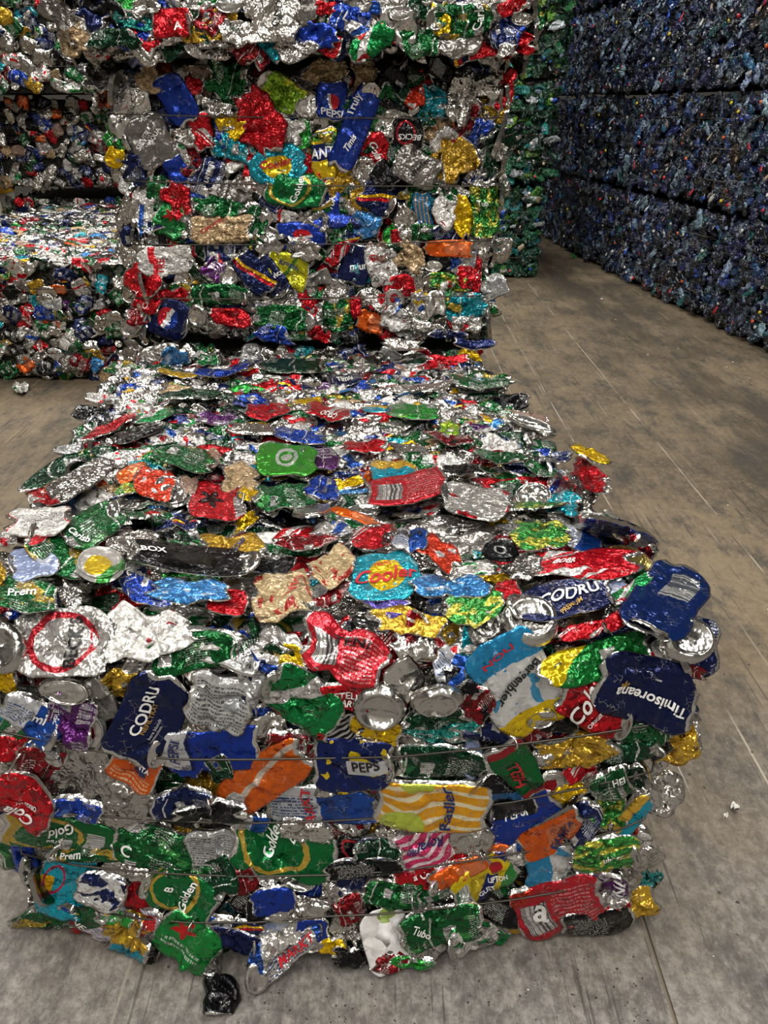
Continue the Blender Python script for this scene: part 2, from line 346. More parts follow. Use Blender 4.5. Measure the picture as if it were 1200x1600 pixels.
def sheet_mesh(name, X, T, base, mats, mat_idx=0, skirt=.012):
    """X: (ns, nt, 3) front grid, T: outward normal; closes the back with a rolled edge"""
    ns, nt = X.shape[:2]
    idx = np.arange(ns * nt).reshape(ns, nt)
    V = list(X.reshape(-1, 3))
    uu, vv = np.meshgrid(np.linspace(0, 1, ns), np.linspace(0, 1, nt), indexing='ij')
    UV = list(np.stack([uu.ravel(), vv.ravel()], -1))
    Fc = []
    for i in range(ns - 1):
        for j in range(nt - 1):
            a, b, c, d = int(idx[i, j]), int(idx[i + 1, j]), int(idx[i + 1, j + 1]), int(idx[i, j + 1])
            Fc.append((a, b, c, d))
    rim = [int(v) for v in list(idx[:, 0]) + list(idx[-1, 1:]) + list(idx[-2::-1, -1]) + list(idx[0, -2:0:-1])]
    cen = X.reshape(-1, 3).mean(0); k0 = len(V)
    for v in rim:
        q = V[v] * .93 + cen * .07 - T * skirt; V.append(q); UV.append(UV[v])
    n = len(rim)
    for i in range(n):
        Fc.append((rim[(i + 1) % n], rim[i], k0 + i, k0 + (i + 1) % n))
    Fc.append(tuple(k0 + i for i in range(n)))
    a, b, c = V[idx[0, 0]], V[idx[-1, 0]], V[idx[-1, -1]]
    if np.dot(np.cross(b - a, c - b), T) < 0: Fc = [f[::-1] for f in Fc]
    mi = [0] * ((ns - 1) * (nt - 1)) + [1] * n + [0]
    return mesh_from(name, V, Fc, list(mats) + [MATS['silver_smooth']], midx=mi, uvs=UV)

LIDP = [(0, -.12), (.3, -.13), (.52, -.1), (.6, -.16), (.78, -.17), (.84, -.3), (.89, -.28), (.93, .0), (.97, .06), (1.0, .02), (1.02, -.12), (.98, -.3), (1.06, -.6), (1.1, -1.0)]
BOTP = [(0, -.5), (.3, -.46), (.55, -.36), (.72, -.2), (.8, -.03), (.85, .02), (.9, -.04), (1.0, -.25), (1.1, -.5), (1.14, -.9), (1.15, -1.3)]
def lid_grid(seed, prof, ex, ey, T, depth, nseg=26, crush_=.5):
    """disc of a can end: ex, ey half axes as 3-D vectors, T outward"""
    r = np.random.RandomState(seed); V = []; UV = []; Fc = []
    ph = r.uniform(0, 6.28); dirs = [(r.uniform(0, 6.28), r.uniform(-.4, .6), r.uniform(.2, .5), r.uniform(-1, .6)) for _ in range(5)]
    for i, (rr, z) in enumerate(prof):
        for j in range(nseg if i else 1):
            a = 2 * math.pi * j / nseg
            k = 1 + crush_ * (.07 * math.cos(2 * a + ph) + .04 * math.cos(3 * a - ph))
            cx, cy = rr * k * math.cos(a), rr * k * math.sin(a)
            h = z * depth
            for (da, c, wd, am) in dirs:
                d = abs(cx * math.cos(da) + cy * math.sin(da) - c) / wd
                if d < 1: h += am * crush_ * .012 * (1 - d) * (1 if rr < .95 else .6)
            V.append(ex * cx + ey * cy + T * h); UV.append((.5 + cx * .5, .5 + cy * .5))
    st = lambda i, j: 0 if i == 0 else 1 + (i - 1) * nseg + j % nseg
    for i in range(len(prof) - 1):
        for j in range(nseg):
            if i == 0: Fc.append((0, st(1, j), st(1, j + 1)))
            else: Fc.append((st(i, j), st(i + 1, j), st(i + 1, j + 1), st(i, j + 1)))
    if np.dot(np.cross(ex, ey), T) < 0: Fc = [f[::-1] for f in Fc]
    return V, Fc, UV

# ------------------------------------------------------------------ lettering
_glyph = {}
def glyphs(txt, bold=.02, shear=0.0):
    key = (txt, bold, shear)
    if key in _glyph: return _glyph[key]
    c = bpy.data.curves.new('t', 'FONT'); c.body = txt; c.align_x = 'CENTER'; c.align_y = 'CENTER'
    c.offset = bold; c.shear = shear; c.resolution_u = 3
    o = bpy.data.objects.new('t', c); COL.objects.link(o)
    dg = bpy.context.evaluated_depsgraph_get(); me = bpy.data.meshes.new_from_object(o.evaluated_get(dg))
    V = np.array([v.co[:2] for v in me.vertices]); Fc = [tuple(p.vertices) for p in me.polygons]
    bpy.data.objects.remove(o); bpy.data.curves.remove(c); bpy.data.meshes.remove(me)
    cy = (V[:, 1].max() + V[:, 1].min()) / 2; V[:, 1] -= cy
    V /= (V[:, 1].max() - V[:, 1].min())
    V[:, 0] -= (V[:, 0].max() + V[:, 0].min()) / 2
    _glyph[key] = (V, Fc); return _glyph[key]
LETN = [0]
def lettering(txt, to_st, X, T, ink, parent, eps=.0022, shear=0.0, bold=.02, step=.09):
    V, Fc = glyphs(txt, bold, shear); LETN[0] += 1; eps += .0004 * (LETN[0] % 2)
    st = np.array([to_st(a, b) for a, b in V])
    bm = bmesh.new(); vs = [bm.verts.new((a, b, 0)) for a, b in st]
    for f in Fc:
        try: bm.faces.new([vs[i] for i in f])
        except ValueError: pass
    for ax in (0, 1):
        no = (1, 0, 0) if ax == 0 else (0, 1, 0)
        for s_, cl in ((.97, 1), (-.97, -1)):
            co = (s_, 0, 0) if ax == 0 else (0, s_, 0)
            nn = tuple(cl * q for q in no)
            bmesh.ops.bisect_plane(bm, geom=bm.verts[:] + bm.edges[:] + bm.faces[:], plane_co=co, plane_no=nn, clear_outer=True)
        xs = [v.co[ax] for v in bm.verts]
        if not xs: bm.free(); return
        k = math.ceil(min(xs) / step) * step
        while k < max(xs):
            co = (k, 0, 0) if ax == 0 else (0, k, 0)
            bmesh.ops.bisect_plane(bm, geom=bm.verts[:] + bm.edges[:] + bm.faces[:], plane_co=co, plane_no=no); k += step
    if not bm.faces: bm.free(); return
    bmesh.ops.triangulate(bm, faces=bm.faces[:])
    ns, nt = X.shape[:2]
    def at(s, t):
        fi = min(max((s + 1) / 2 * (ns - 1), 0), ns - 1.001); fj = min(max((t + 1) / 2 * (nt - 1), 0), nt - 1.001)
        i, j = int(fi), int(fj); a, b = fi - i, fj - j
        return (X[i, j] * (1 - a) * (1 - b) + X[i + 1, j] * a * (1 - b) + X[i, j + 1] * (1 - a) * b + X[i + 1, j + 1] * a * b) + T * eps
    bm.verts.index_update()
    P = [at(v.co.x, v.co.y) for v in bm.verts]; Fs = [tuple(v.index for v in f.verts) for f in bm.faces]; bm.free()
    a, b, c = (P[i] for i in Fs[0])
    if np.dot(np.cross(b - a, c - b), T) < 0: Fs = [f[::-1] for f in Fs]
    me = mesh_from('lettering', P, Fs, [MATS['ink_' + ink]])
    o = bpy.data.objects.new('lettering', me); COL.objects.link(o); o.parent = parent

# ------------------------------------------------------------------ one can of the photograph, laid where its bale carries it
SEED = [1000]
def hero(bale, surf, cx, cy, ln, wd, ang, mat, texts=(), style='can', lift=None, res=None, name=None):
    """surf(px, py) -> point on the bale's skin; normal from its neighbourhood"""
    SEED[0] += 1; sd = SEED[0]; r = random.Random(sd)
    C = surf(cx, cy); e = 6.0; far = np.linalg.norm(C - np.array([0, 0, CAMH])); cap = (1.9 if cy > 940 else 3.3) * far / F
    ex = (surf(cx + e, cy) - surf(cx - e, cy)) / (2 * e); ey = (surf(cx, cy + e) - surf(cx, cy - e)) / (2 * e)
    T = np.cross(ex, ey); T /= np.linalg.norm(T)
    ex *= min(1, 1.5 * far / F / np.linalg.norm(ex)); ey *= min(1, cap / np.linalg.norm(ey))
    if np.dot(T, ray(cx, cy)) > 0: T = -T
    ca, sa = math.cos(math.radians(ang)), math.sin(math.radians(ang))
    A = (ex * ca + ey * sa) * ln / 2; B = (-ex * sa + ey * ca) * wd / 2
    big = ln > 70
    lift = lift if lift is not None else r.uniform(.002, .022) + (.008 if big else 0)
    ta, tb = r.uniform(-.14, .14), r.uniform(-.2, .2)
    if style == 'smooth': ta, tb = ta * .6, tb * .6
    flat = 1.0
    if T[2] > .8: flat, ta, tb, lift = .5, ta * .5, abs(tb) * .7, lift + .015
    size = np.linalg.norm(A) + np.linalg.norm(B)
    if style in ('lid', 'end'):
        if big or ln > 60: lift += .016
        V, Fc, UV = lid_grid(sd, LIDP if style == 'lid' else BOTP, A + T * .15 * np.linalg.norm(A) * r.uniform(-1, 1), B + T * .2 * np.linalg.norm(B) * r.uniform(-1, 1), T, .008 if style == 'lid' else .016, crush_=.4)
        me = mesh_from('can_end', [v + T * (lift + .004) for v in V], Fc, [MATS[mat]], uvs=UV)
        return link(name or 'can_end', me, bale, C, label=DESC[mat] if mat.startswith('lid') else None)
    ns = res[0] if res else max(14, min(38, int(ln / 3.4))); nt = res[1] if res else max(12, min(28, int(wd / 3.0)))
    x, y, h, T0 = crush(sd, ns, nt, style, asp=max(.6, ln / wd))
    sc = min(1.0, size / .1)
    X = x[..., None] * A + y[..., None] * B + (h * sc * flat + lift + ta * x * np.linalg.norm(A) + tb * y * np.linalg.norm(B))[..., None] * T
    me = sheet_mesh('flattened_can', X, T, 0, [MATS[mat]], skirt=.004 if style == 'sheet' else .005 if flat < 1 else .012)
    zl = min(v.co.z for v in me.vertices) + C[2]
    if zl < .002: C = C + np.array([0, 0, .002 - zl])
    nm = name or {'foil': 'crumpled_can', 'sheet': 'paper_scrap'}.get(style, 'flattened_can')
    o = link(nm, me, bale, C, label=DESC[mat] if (big or texts) else None)
    low = C[2] + X[..., 2].min()
    if r.random() < (.5 if style == 'can' else .35 if style == 'smooth' else 0) and ln > 56 and mat not in ('bergen', 'cooler', 'becks_silver', 'receipt', 'black_text'):
        sg = 1 if r.random() < .5 else -1; la, lb = np.linalg.norm(A), np.linalg.norm(B)
        ctr = X[int((ns - 1) * (.5 + .43 * sg)), nt // 2]
        V, Fc, UV = lid_grid(sd + 7, LIDP if r.random() < .6 else BOTP, A / la * min(.026, .3 * la) * r.uniform(.45, .95) + T * .012 * sg, B / lb * min(.03, .62 * lb), T, .007, nseg=20, crush_=.5)
        link('can_end', mesh_from('can_end', [v + ctr + T * .005 for v in V], Fc, [MATS['silver_smooth']], uvs=UV), o, label='bare silver can end').location = (0, 0, 0)
    for tx in texts:      # (text, dx, dy, height px, rotation, ink [, width stretch [, shear]])
        txt, dx, dy, hp, rot, ink = tx[:6]; stx = tx[6] if len(tx) > 6 else 1.0; sh = tx[7] if len(tx) > 7 else 0.0
        cr, sr = math.cos(math.radians(rot)), math.sin(math.radians(rot))
        def to_st(a, b):
            ix = dx + (a * stx * hp) * cr + (b * hp) * sr      # image pixels, y down
            iy = dy + (a * stx * hp) * sr - (b * hp) * cr
            return ((ix * ca + iy * sa) / (ln / 2), (-ix * sa + iy * ca) / (wd / 2))
        lettering(txt, to_st, X, T, ink, o, shear=sh)
    return o

# ------------------------------------------------------------------ shared cans for the filling
PROTO = {}
def protos():
    # local frame: x along, y across, z outward; metres, can of 0.115 x 0.095
    for lod, (ns, nt, k, seg) in {'near': (20, 15, 14, 22), 'mid': (11, 8, 12, 12), 'far': (7, 5, 8, 8)}.items():
        lst = []
        for i in range(k):
            st = ['can', 'can', 'foil', 'can', 'smooth', 'foil', 'can'][i % 7]
            x, y, h, T0 = crush(50 + i, ns, nt, st)
            X = np.stack([x * .057, y * (.045 if i % 3 else .034), h], -1)
            lst.append(sheet_mesh('flattened_can_' + lod, X, np.array([0, 0, 1.0]), 0, [MATS['silver']], skirt=.01))
        PROTO[lod] = lst; lst = []
        for i in range(4):
            V, Fc, UV = lid_grid(90 + i, (LIDP, BOTP)[i % 2], np.array([.028, 0, 0]), np.array([0, .026, 0]), np.array([0, 0, 1.0]), (.007, .014)[i % 2], nseg=seg, crush_=.6)
            lst.append(mesh_from('can_end_' + lod, V, Fc, [MATS['silver_smooth']], uvs=UV))
        PROTO['end_' + lod] = lst
protos()
MESHVAR = {}
def variant(lod, i, mat):
    k = (lod, i, mat)
    if k not in MESHVAR:
        me = PROTO[lod][i].copy(); me.materials[0] = MATS[mat]; MESHVAR[k] = me
    return MESHVAR[k]
FILL = [('silver', 24), ('silver_dull', 11), ('silver_smooth', 6), ('silver_red', 5), ('silver_blue', 5), ('silver_green', 4), ('white_print', 6), ('white', 3),
        ('green', 7), ('green_text', 4), ('green_gold', 4), ('green_bright', 2), ('green_dark', 7), ('red', 5), ('red_white', 3), ('red_dark', 4), ('navy', 7), ('blue', 4), ('receipt', 3), ('brown', 2), ('navy_plain', 2),
        ('blue_light', 2), ('yellow', 2), ('orange', 1), ('teal', 2), ('gold', 3), ('black', 6), ('black_plain', 5), ('tan_plain', 2), ('purple', 1), ('golden', 2), ('stripe_navy', 1)]
FN = [a for a, b in FILL for _ in range(b)]

def basis(n, up):
    n = Vector(n).normalized(); u = Vector(up); e2 = (u - n * u.dot(n)).normalized(); e1 = e2.cross(n)
    return e1, e2, n
def scatter(bale, pts, lod, rnd, stuff=None, palette=FN, end_share=.12, names=('flattened_can', 'can_end'), sc=1.0):
    """pts: list of (point, normal, spin, tilt, scale). Each becomes a part, or goes into the joined rest when stuff is a list"""
    for (p, n, e1, spin, tilt, k) in pts:
        end = rnd.random() < end_share
        key = ('end_' + lod) if end else lod
        i = rnd.randrange(len(PROTO[key]))
        mat = ('silver_smooth' if rnd.random() < .8 else 'silver') if end else rnd.choice(palette)
        n = Vector(n).normalized(); e1 = Vector(e1).normalized(); e2 = n.cross(e1)
        R = Matrix((e1, e2, n)).transposed().to_4x4()
        R = R @ Matrix.Rotation(tilt, 4, 'X') @ Matrix.Rotation(rnd.uniform(-.25, .25), 4, 'Y') @ Matrix.Rotation(spin, 4, 'Z')
        M = Matrix.Translation(Vector(p)) @ R @ (Matrix.Diagonal((k * 1.25, k * .8, k * .8, 1)) if n.z > .9 else Matrix.Scale(k * sc, 4))
        if stuff is None:
            o = bpy.data.objects.new(names[1] if end else names[0], variant(key, i, mat)); COL.objects.link(o)
            o.parent = bale; o.matrix_basis = Matrix.Translation(-bale.location) @ M
        else: stuff.append((PROTO[key][i], M, mat))
def join(name, items, bale, edge='silver_smooth'):
    """all items in one mesh: the rest of a bale's filling"""
    if not items: return None
    mats = sorted({m_ for _, _, m_ in items} | {edge}); sil = mats.index(edge); Vs, Ls, Lt, Mi, Uv = [], [], [], [], []; off = 0; cache = {}
    for me, M, mat in items:
        if me.name not in cache:
            v = np.empty(len(me.vertices) * 3, np.float32); me.vertices.foreach_get('co', v)
            li = np.empty(len(me.loops), np.int32); me.loops.foreach_get('vertex_index', li)
            lt = np.empty(len(me.polygons), np.int32); me.polygons.foreach_get('loop_total', lt)
            u = np.empty(len(me.loops) * 2, np.float32); me.uv_layers[0].data.foreach_get('uv', u)
            pm = np.empty(len(me.polygons), np.int32); me.polygons.foreach_get('material_index', pm)
            cache[me.name] = (v.reshape(-1, 3), li, lt, u, pm)
        v, li, lt, u, pm = cache[me.name]; A = np.array(M)
        Vs.append(v @ A[:3, :3].T + A[:3, 3]); Ls.append(li + off); Lt.append(lt); Uv.append(u)
        mi_ = np.full(len(lt), mats.index(mat), np.int32); mi_[pm == 1] = sil; Mi.append(mi_); off += len(v)
    V, L, T, M_, U = map(np.concatenate, (Vs, Ls, Lt, Mi, Uv))
    V = V - np.array(bale.location)
    me = bpy.data.meshes.new(name); me.vertices.add(len(V)); me.vertices.foreach_set('co', V.astype(np.float32).ravel())
    me.loops.add(len(L)); me.loops.foreach_set('vertex_index', L); me.polygons.add(len(T))
    st = np.concatenate([[0], np.cumsum(T)[:-1]]).astype(np.int32)
    me.polygons.foreach_set('loop_start', st); me.polygons.foreach_set('loop_total', T)
    me.polygons.foreach_set('material_index', M_); me.polygons.foreach_set('use_smooth', np.ones(len(T), bool))
    lay = me.uv_layers.new(name='UVMap'); lay.data.foreach_set('uv', U)
    for m_ in mats: me.materials.append(MATS[m_])
    me.update(calc_edges=True); me.validate()
    o = bpy.data.objects.new(name, me); COL.objects.link(o); o.parent = bale; o['kind'] = 'stuff'
    return o

def root(name, loc, label, cat, group=None):
    o = bpy.data.objects.new(name, None); COL.objects.link(o); o.location = loc; o.empty_display_size = .1
    o['label'] = label; o['category'] = cat
    if group: o['group'] = group
    return o
def lumpy_box(name, lo, hi, mat, parent, shear=(0, 0), amp=.015, step=.12, seed=1):
    """bumpy pressed block; shear moves x with y"""
    r = np.random.RandomState(seed); bm = bmesh.new(); bmesh.ops.create_cube(bm, size=1)
    n = [max(1, int((hi[i] - lo[i]) / step)) for i in range(3)]
    for ax in range(3):
        for k in range(1, n[ax]):
            co = [0, 0, 0]; no = [0, 0, 0]; co[ax] = -.5 + k / n[ax]; no[ax] = 1
            bmesh.ops.bisect_plane(bm, geom=bm.verts[:] + bm.edges[:] + bm.faces[:], plane_co=co, plane_no=no)
    for v in bm.verts:
        p = [lo[i] + (v.co[i] + .5) * (hi[i] - lo[i]) + r.uniform(-amp, amp) for i in range(3)]
        p[2] = max(p[2], lo[2]); p[0] += shear[0] * (p[1] - shear[1]); v.co = Vector(p) - parent.location
    me = bpy.data.meshes.new(name); bm.to_mesh(me); bm.free(); me.materials.append(MATS[mat])
    o = bpy.data.objects.new(name, me); COL.objects.link(o); o.parent = parent; return o
def tube(name, pts, rad, mat, parent, seg=6, closed=False):
    P = [np.array(p, float) for p in pts]; n = len(P); V = []; Fc = []
    for i in range(n):
        a = P[(i - 1) % n] if (closed or i) else P[0]; b = P[(i + 1) % n] if (closed or i < n - 1) else P[-1]
        d = b - a; d /= np.linalg.norm(d) + 1e-9; up = np.array([0, 0, 1.0]) if abs(d[2]) < .9 else np.array([1.0, 0, 0])
        s_ = np.cross(d, up); s_ /= np.linalg.norm(s_); t_ = np.cross(s_, d)
        for k in range(seg):
            an = 2 * math.pi * k / seg; V.append(P[i] + rad * (s_ * math.cos(an) + t_ * math.sin(an)))
    for i in range(n if closed else n - 1):
        for k in range(seg):
            a, b = i * seg + k, i * seg + (k + 1) % seg; c, d = ((i + 1) % n) * seg + (k + 1) % seg, ((i + 1) % n) * seg + k
            Fc.append((a, b, c, d))
    if not closed: Fc += [tuple(range(seg))[::-1], tuple((n - 1) * seg + k for k in range(seg))]
    me = mesh_from(name, [v - np.array(parent.location) for v in V], Fc, [MATS[mat]])
    o = bpy.data.objects.new(name, me); COL.objects.link(o); o.parent = parent; return o

# ------------------------------------------------------------------ lamps of the hall, and the row added behind the camera for glints
for i, (x, y) in enumerate(LAMPS):
    l = bpy.data.lights.new('hall_and_glint_lamp', 'AREA'); l.shape = 'RECTANGLE'; l.size = .5; l.size_y = 1.5
    l.energy = LAMP_POWER; l.color = (1.0, .965, .915)
    o = bpy.data.objects.new('hall_and_glint_lamp', l); COL.objects.link(o); o.location = (x, y, LAMP_Z)

# ------------------------------------------------------------------ the hall
def concrete():
    mt, t, bs = new_mat('concrete')
    tc = t.node('ShaderNodeTexCoord').outputs['Object']
    base = t.noise(t.vm('MULTIPLY', tc, (1.2, .9, 1.0)), 1.6, 9, .72); fine = t.noise(t.vm('MULTIPLY', tc, (1.1, .9, 1.0)), 34, 9, .82)
    sx = t.node('ShaderNodeSeparateXYZ'); t.put(sx.inputs[0], tc)
    def ramp(v, a, b):
        mr = t.node('ShaderNodeMapRange', interpolation_type='SMOOTHSTEP'); t.put(mr.inputs[0], v); mr.inputs[1].default_value = a; mr.inputs[2].default_value = b
        return mr.outputs[0]
    col = t.mix(ramp(base, .35, .68), lin('766853'), lin('4b4133'))
    col = t.mix(t.m('MULTIPLY', ramp(fine, .42, .66), .4), col, lin('93846a'))
    # grey, less brown in front of the near bale
    grey = ramp(t.m('ADD', sx.outputs[1], t.m('MULTIPLY', t.noise(tc, 2.3, 3), 1.2)), 2.6, 1.2)
    col = t.mix(t.m('MULTIPLY', grey, .8), col, t.mix(ramp(fine, .38, .66), lin('525050'), lin('8e8b87')))
    # tyre-black drive lane, smeared along the aisle
    st = t.vm('MULTIPLY', tc, (2.4, .55, 1.0))
    lane = ramp(t.noise(st, 1.3, 6, .68), .36, .58)
    gap = t.m('SUBTRACT', sx.outputs[0], t.m('ADD', 1.98, t.m('MULTIPLY', t.m('SUBTRACT', sx.outputs[1], 4.0), -.02)))
    near = ramp(t.m('ABSOLUTE', gap), .62, .12)
    col = t.mix(t.m('MULTIPLY', t.m('MULTIPLY', lane, near), .78), col, lin('3b342c'))
    dk = ramp(t.noise(t.vm('MULTIPLY', tc, (2.2, 1.0, 1.0)), 3.0, 12, .84), .46, .62)
    col = t.mix(t.m('MULTIPLY', dk, .8), col, lin('3a3835'))
    # scratches: thin stretched streaks in two directions
    for ang, sc_, th, c, am in ((14, 9, .71, 'a8a08c', .3), (-24, 12, .68, '34312c', .65), (-8, 15, .67, '302d29', .65), (60, 8, .71, 'a8a08c', .25), (8, 22, .68, '2c2a27', .6)):
        mp = t.node('ShaderNodeMapping'); t.put(mp.inputs[0], tc); mp.inputs['Rotation'].default_value = (0, 0, math.radians(ang)); mp.inputs['Scale'].default_value = (sc_ * 6, sc_ * .14, 1)
        f = ramp(t.noise(mp.outputs[0], 1.0, 1, .4), th, th + .04)
        f = t.m('MULTIPLY', f, ramp(t.noise(tc, 1.7 + sc_ * .07, 2), .46, .56))
        col = t.mix(t.m('MULTIPLY', f, am), col, lin(c))
    # long worn lines along the slabs
    for x0, wd, c in ((.962, .003, 'b0a796'), (1.388, .003, 'aaa190'), (.755, .002, 'b4afa4')):
        f = t.m('LESS_THAN', t.m('ABSOLUTE', t.m('SUBTRACT', t.m('ADD', sx.outputs[0], t.m('MULTIPLY', t.m('SUBTRACT', t.noise(tc, 1.0, 2), .5), .02)), x0)), wd)
        col = t.mix(t.m('MULTIPLY', f, t.m('MULTIPLY', ramp(t.noise(tc, 3.1, 3), .4, .6), .7)), col, lin(c))
    # black grit marks
    vo = t.node('ShaderNodeTexVoronoi'); vo.inputs['Scale'].default_value = 22; t.put(vo.inputs['Vector'], t.vm('ADD', tc, t.vm('SCALE', t.noise(tc, 60, 1, out=1), scale=.012)))
    spk = t.m('MULTIPLY', t.m('LESS_THAN', vo.outputs['Distance'], .09), t.m('GREATER_THAN', t.noise(tc, 9, 1), .56))
    col = t.mix(t.m('MULTIPLY', spk, .85), col, lin('1c1a18'))
    t.put(bs.inputs['Base Color'], col)
    t.put(bs.inputs['Roughness'], t.mixf(ramp(fine, .3, .7), .5, .68)); bs.inputs['Specular IOR Level'].default_value = .35
    bp = t.node('ShaderNodeBump'); bp.inputs['Strength'].default_value = .25; bp.inputs['Distance'].default_value = .004
    t.put(bp.inputs['Height'], fine); t.put(bs.inputs['Normal'], bp.outputs[0])
    MATS['concrete'] = mt
concrete()
simple('joint', '6e6354', 0, .9); simple('hall_wall', '8f8b84', 0, .8); simple('hall_ceiling', '5c5a57', 0, .9)
simple('column_white', 'c9c5b8', 0, .6); simple('column_yellow', 'e0a800', 0, .5)
def box_mesh(name, lo, hi, mat, bev=0):
    bm = bmesh.new(); bmesh.ops.create_cube(bm, size=1)
    for v in bm.verts: v.co = Vector([lo[i] + (v.co[i] + .5) * (hi[i] - lo[i]) for i in range(3)])
    if bev: bmesh.ops.bevel(bm, geom=bm.edges[:], offset=bev, segments=2, affect='EDGES')
    me = bpy.data.meshes.new(name); bm.to_mesh(me); bm.free(); me.materials.append(MATS[mat]); return me
fl = link('floor', box_mesh('floor', (-9, -5, -.12), (9, 16, -.006), 'joint'), kind='structure')
for a, b in ((-9, -2.46), (-2.452, .537), (.545, 3.5), (3.508, 9)):
    for c, d in ((-5, 9.8), (9.806, 16)):
        link('floor_slab', box_mesh('floor_slab', (a, c, -.006), (b, d, 0), 'concrete'), fl)
link('wall_left', box_mesh('wall_left', (-9.2, -5, 0), (-9, 16, 7), 'hall_wall'), kind='structure')
link('wall_right', box_mesh('wall_right', (9, -5, 0), (9.2, 16, 7), 'hall_wall'), kind='structure')
link('wall_back', box_mesh('wall_back', (-9.2, 16, 0), (9.2, 16.2, 7), 'hall_wall'), kind='structure')
link('wall_front', box_mesh('wall_front', (-9.2, -5.2, 0), (9.2, -5, 7), 'hall_wall'), kind='structure')
link('ceiling', box_mesh('ceiling', (-9.2, -5.2, 7), (9.2, 16.2, 7.2), 'hall_ceiling'), kind='structure')
pc = root('concrete_column', (-4.42, 9.0, 0), 'pale column with a yellow band behind the left can bales', 'column')
link('shaft', box_mesh('shaft', (-.3, -.15, 0), (.3, .25, 7), 'column_white', .01), pc, pc.location)
link('painted_band', box_mesh('painted_band', (-.305, -.156, .68), (.305, .256, .8), 'column_yellow', .004), pc, pc.location, label='yellow painted band')

# ------------------------------------------------------------------ skin of a bale as a rounded, bulging block
def skin(lo, hi, rad, shear, extra=None, maxk=3.4):
    c = (np.array(lo) + np.array(hi)) / 2; hb = (np.array(hi) - np.array(lo)) / 2 - rad
    def sdf(p):
        q = np.array([p[0] - shear[0] * (p[1] - shear[1]), p[1], p[2]])
        d = np.abs(q - c) - hb
        v = math.sqrt(sum(max(k, 0) ** 2 for k in d)) + min(max(d), 0) - rad
        return v - (extra(q) if extra else 0)
    def surf(px, py):
        r = ray(px, py); r = r / np.linalg.norm(r); o = np.array([0, 0, CAMH]); t = .5; best = (9, 0)
        for _ in range(70):
            d = sdf(o + r * t)
            if d < best[0]: best = (d, t)
            if d < 4e-4: return o + r * t
            t += d * .8
            if t > 30: break
        return o + r * best[1]
    return surf
def safe(surf, maxk):
    """keeps the pixel steps at silhouettes within what the skin shows elsewhere"""
    cache = {}
    return surf

def poisson(rnd, lo, hi, face, su, sv, shear, depth, spin, tilt, clampz=None):
    """jittered grid over one face of a block: face in 'front','top','left','right','back'"""
    out = []
    ax = {'front': (0, 2), 'back': (0, 2), 'top': (0, 1), 'left': (1, 2), 'right': (1, 2)}[face]
    nu = max(1, int((hi[ax[0]] - lo[ax[0]]) / su)); nv = max(1, int((hi[ax[1]] - lo[ax[1]]) / sv))
    for i in range(nu):
        for j in range(nv):
            u = lo[ax[0]] + (i + .5 + rnd.uniform(-.45, .45) + (.5 if j % 2 else 0) - .25) / nu * (hi[ax[0]] - lo[ax[0]])
            v = lo[ax[1]] + (j + .5 + rnd.uniform(-.45, .45)) / nv * (hi[ax[1]] - lo[ax[1]])
            d = rnd.uniform(*depth)
            if face == 'front': p, n, e = [u, lo[1] - d, v], (0, -1, 0), (1, 0, 0)
            elif face == 'back': p, n, e = [u, hi[1] + d, v], (0, 1, 0), (-1, 0, 0)
            elif face == 'top': p, n, e = [u, v, hi[2] + d], (0, 0, 1), (1, 0, 0)
            elif face == 'left': p, n, e = [lo[0] - d, u, v], (-1, 0, 0), (0, -1, 0)
            else: p, n, e = [hi[0] + d, u, v], (1, 0, 0), (0, 1, 0)
            if face != 'top': p[2] = max(p[2], .045)
            p[0] += shear[0] * (p[1] - shear[1])
            out.append((p, n, e, rnd.gauss(0, spin) if spin < 3 else rnd.uniform(0, 6.28), rnd.uniform(*tilt), rnd.uniform(.75, 1.1)))
    return out

def wires(bale, lo, hi, shear, zs, out=.03, rad=.0022, front=None):
    for k, z in enumerate(zs):
        pts = []
        if front and k < len(front): pts += front[k]
        else:
            n = 9
            for i in range(n + 1):
                x = lo[0] + (hi[0] - lo[0]) * i / n
                pts.append((x + shear[0] * (lo[1] - shear[1]), lo[1] - out * (.75 + .25 * math.sin(math.pi * i / n)), z + .004 * math.sin(i * 1.7 + k)))
        for (x, y) in ((hi[0] + .03, lo[1] + .05), (hi[0] + .03, hi[1]), (hi[0], hi[1] + .03), (lo[0], hi[1] + .03), (lo[0] - .03, hi[1]), (lo[0] - .03, lo[1] + .05)):
            pts.append((x + shear[0] * (y - shear[1]), y, z))
        tube('baling_wire', pts, rad, 'wire', bale, closed=True)

# ------------------------------------------------------------------ the near bale
LO, HI, SH = (-.70, 1.022, .0), (.50, 2.60, .715), (-.115, 1.06)
def bulge(q):
    x, y, z = q
    f = math.exp(-((x + .17) / .36) ** 4) * .105 * max(0, 1 - max(z, 0) / .3) if y < 1.5 else 0
    g = .02 * math.sin(math.pi * min(max(z / .72, 0), 1))
    corner = .035 * max(0, min(1, (z - .3) / .4)) if y < 1.4 else 0     # the upper front leans out
    return f + g + corner * .6 + .008 * math.sin(7 * x + 2) * math.sin(5 * y)
NEAR = skin((LO[0], LO[1], -.3), HI, .055, SH, bulge)
near = root('can_bale', (-.12, 1.75, 0), 'large pressed bale of crushed drink cans lying alone on the floor, lowest and nearest', 'bale', 'bales of crushed cans')
core = lumpy_box('compacted_core', (LO[0] + .03, LO[1] + .03, 0), (HI[0] - .03, HI[1] - .03, HI[2] - .03), 'core', near, SH, seed=3)
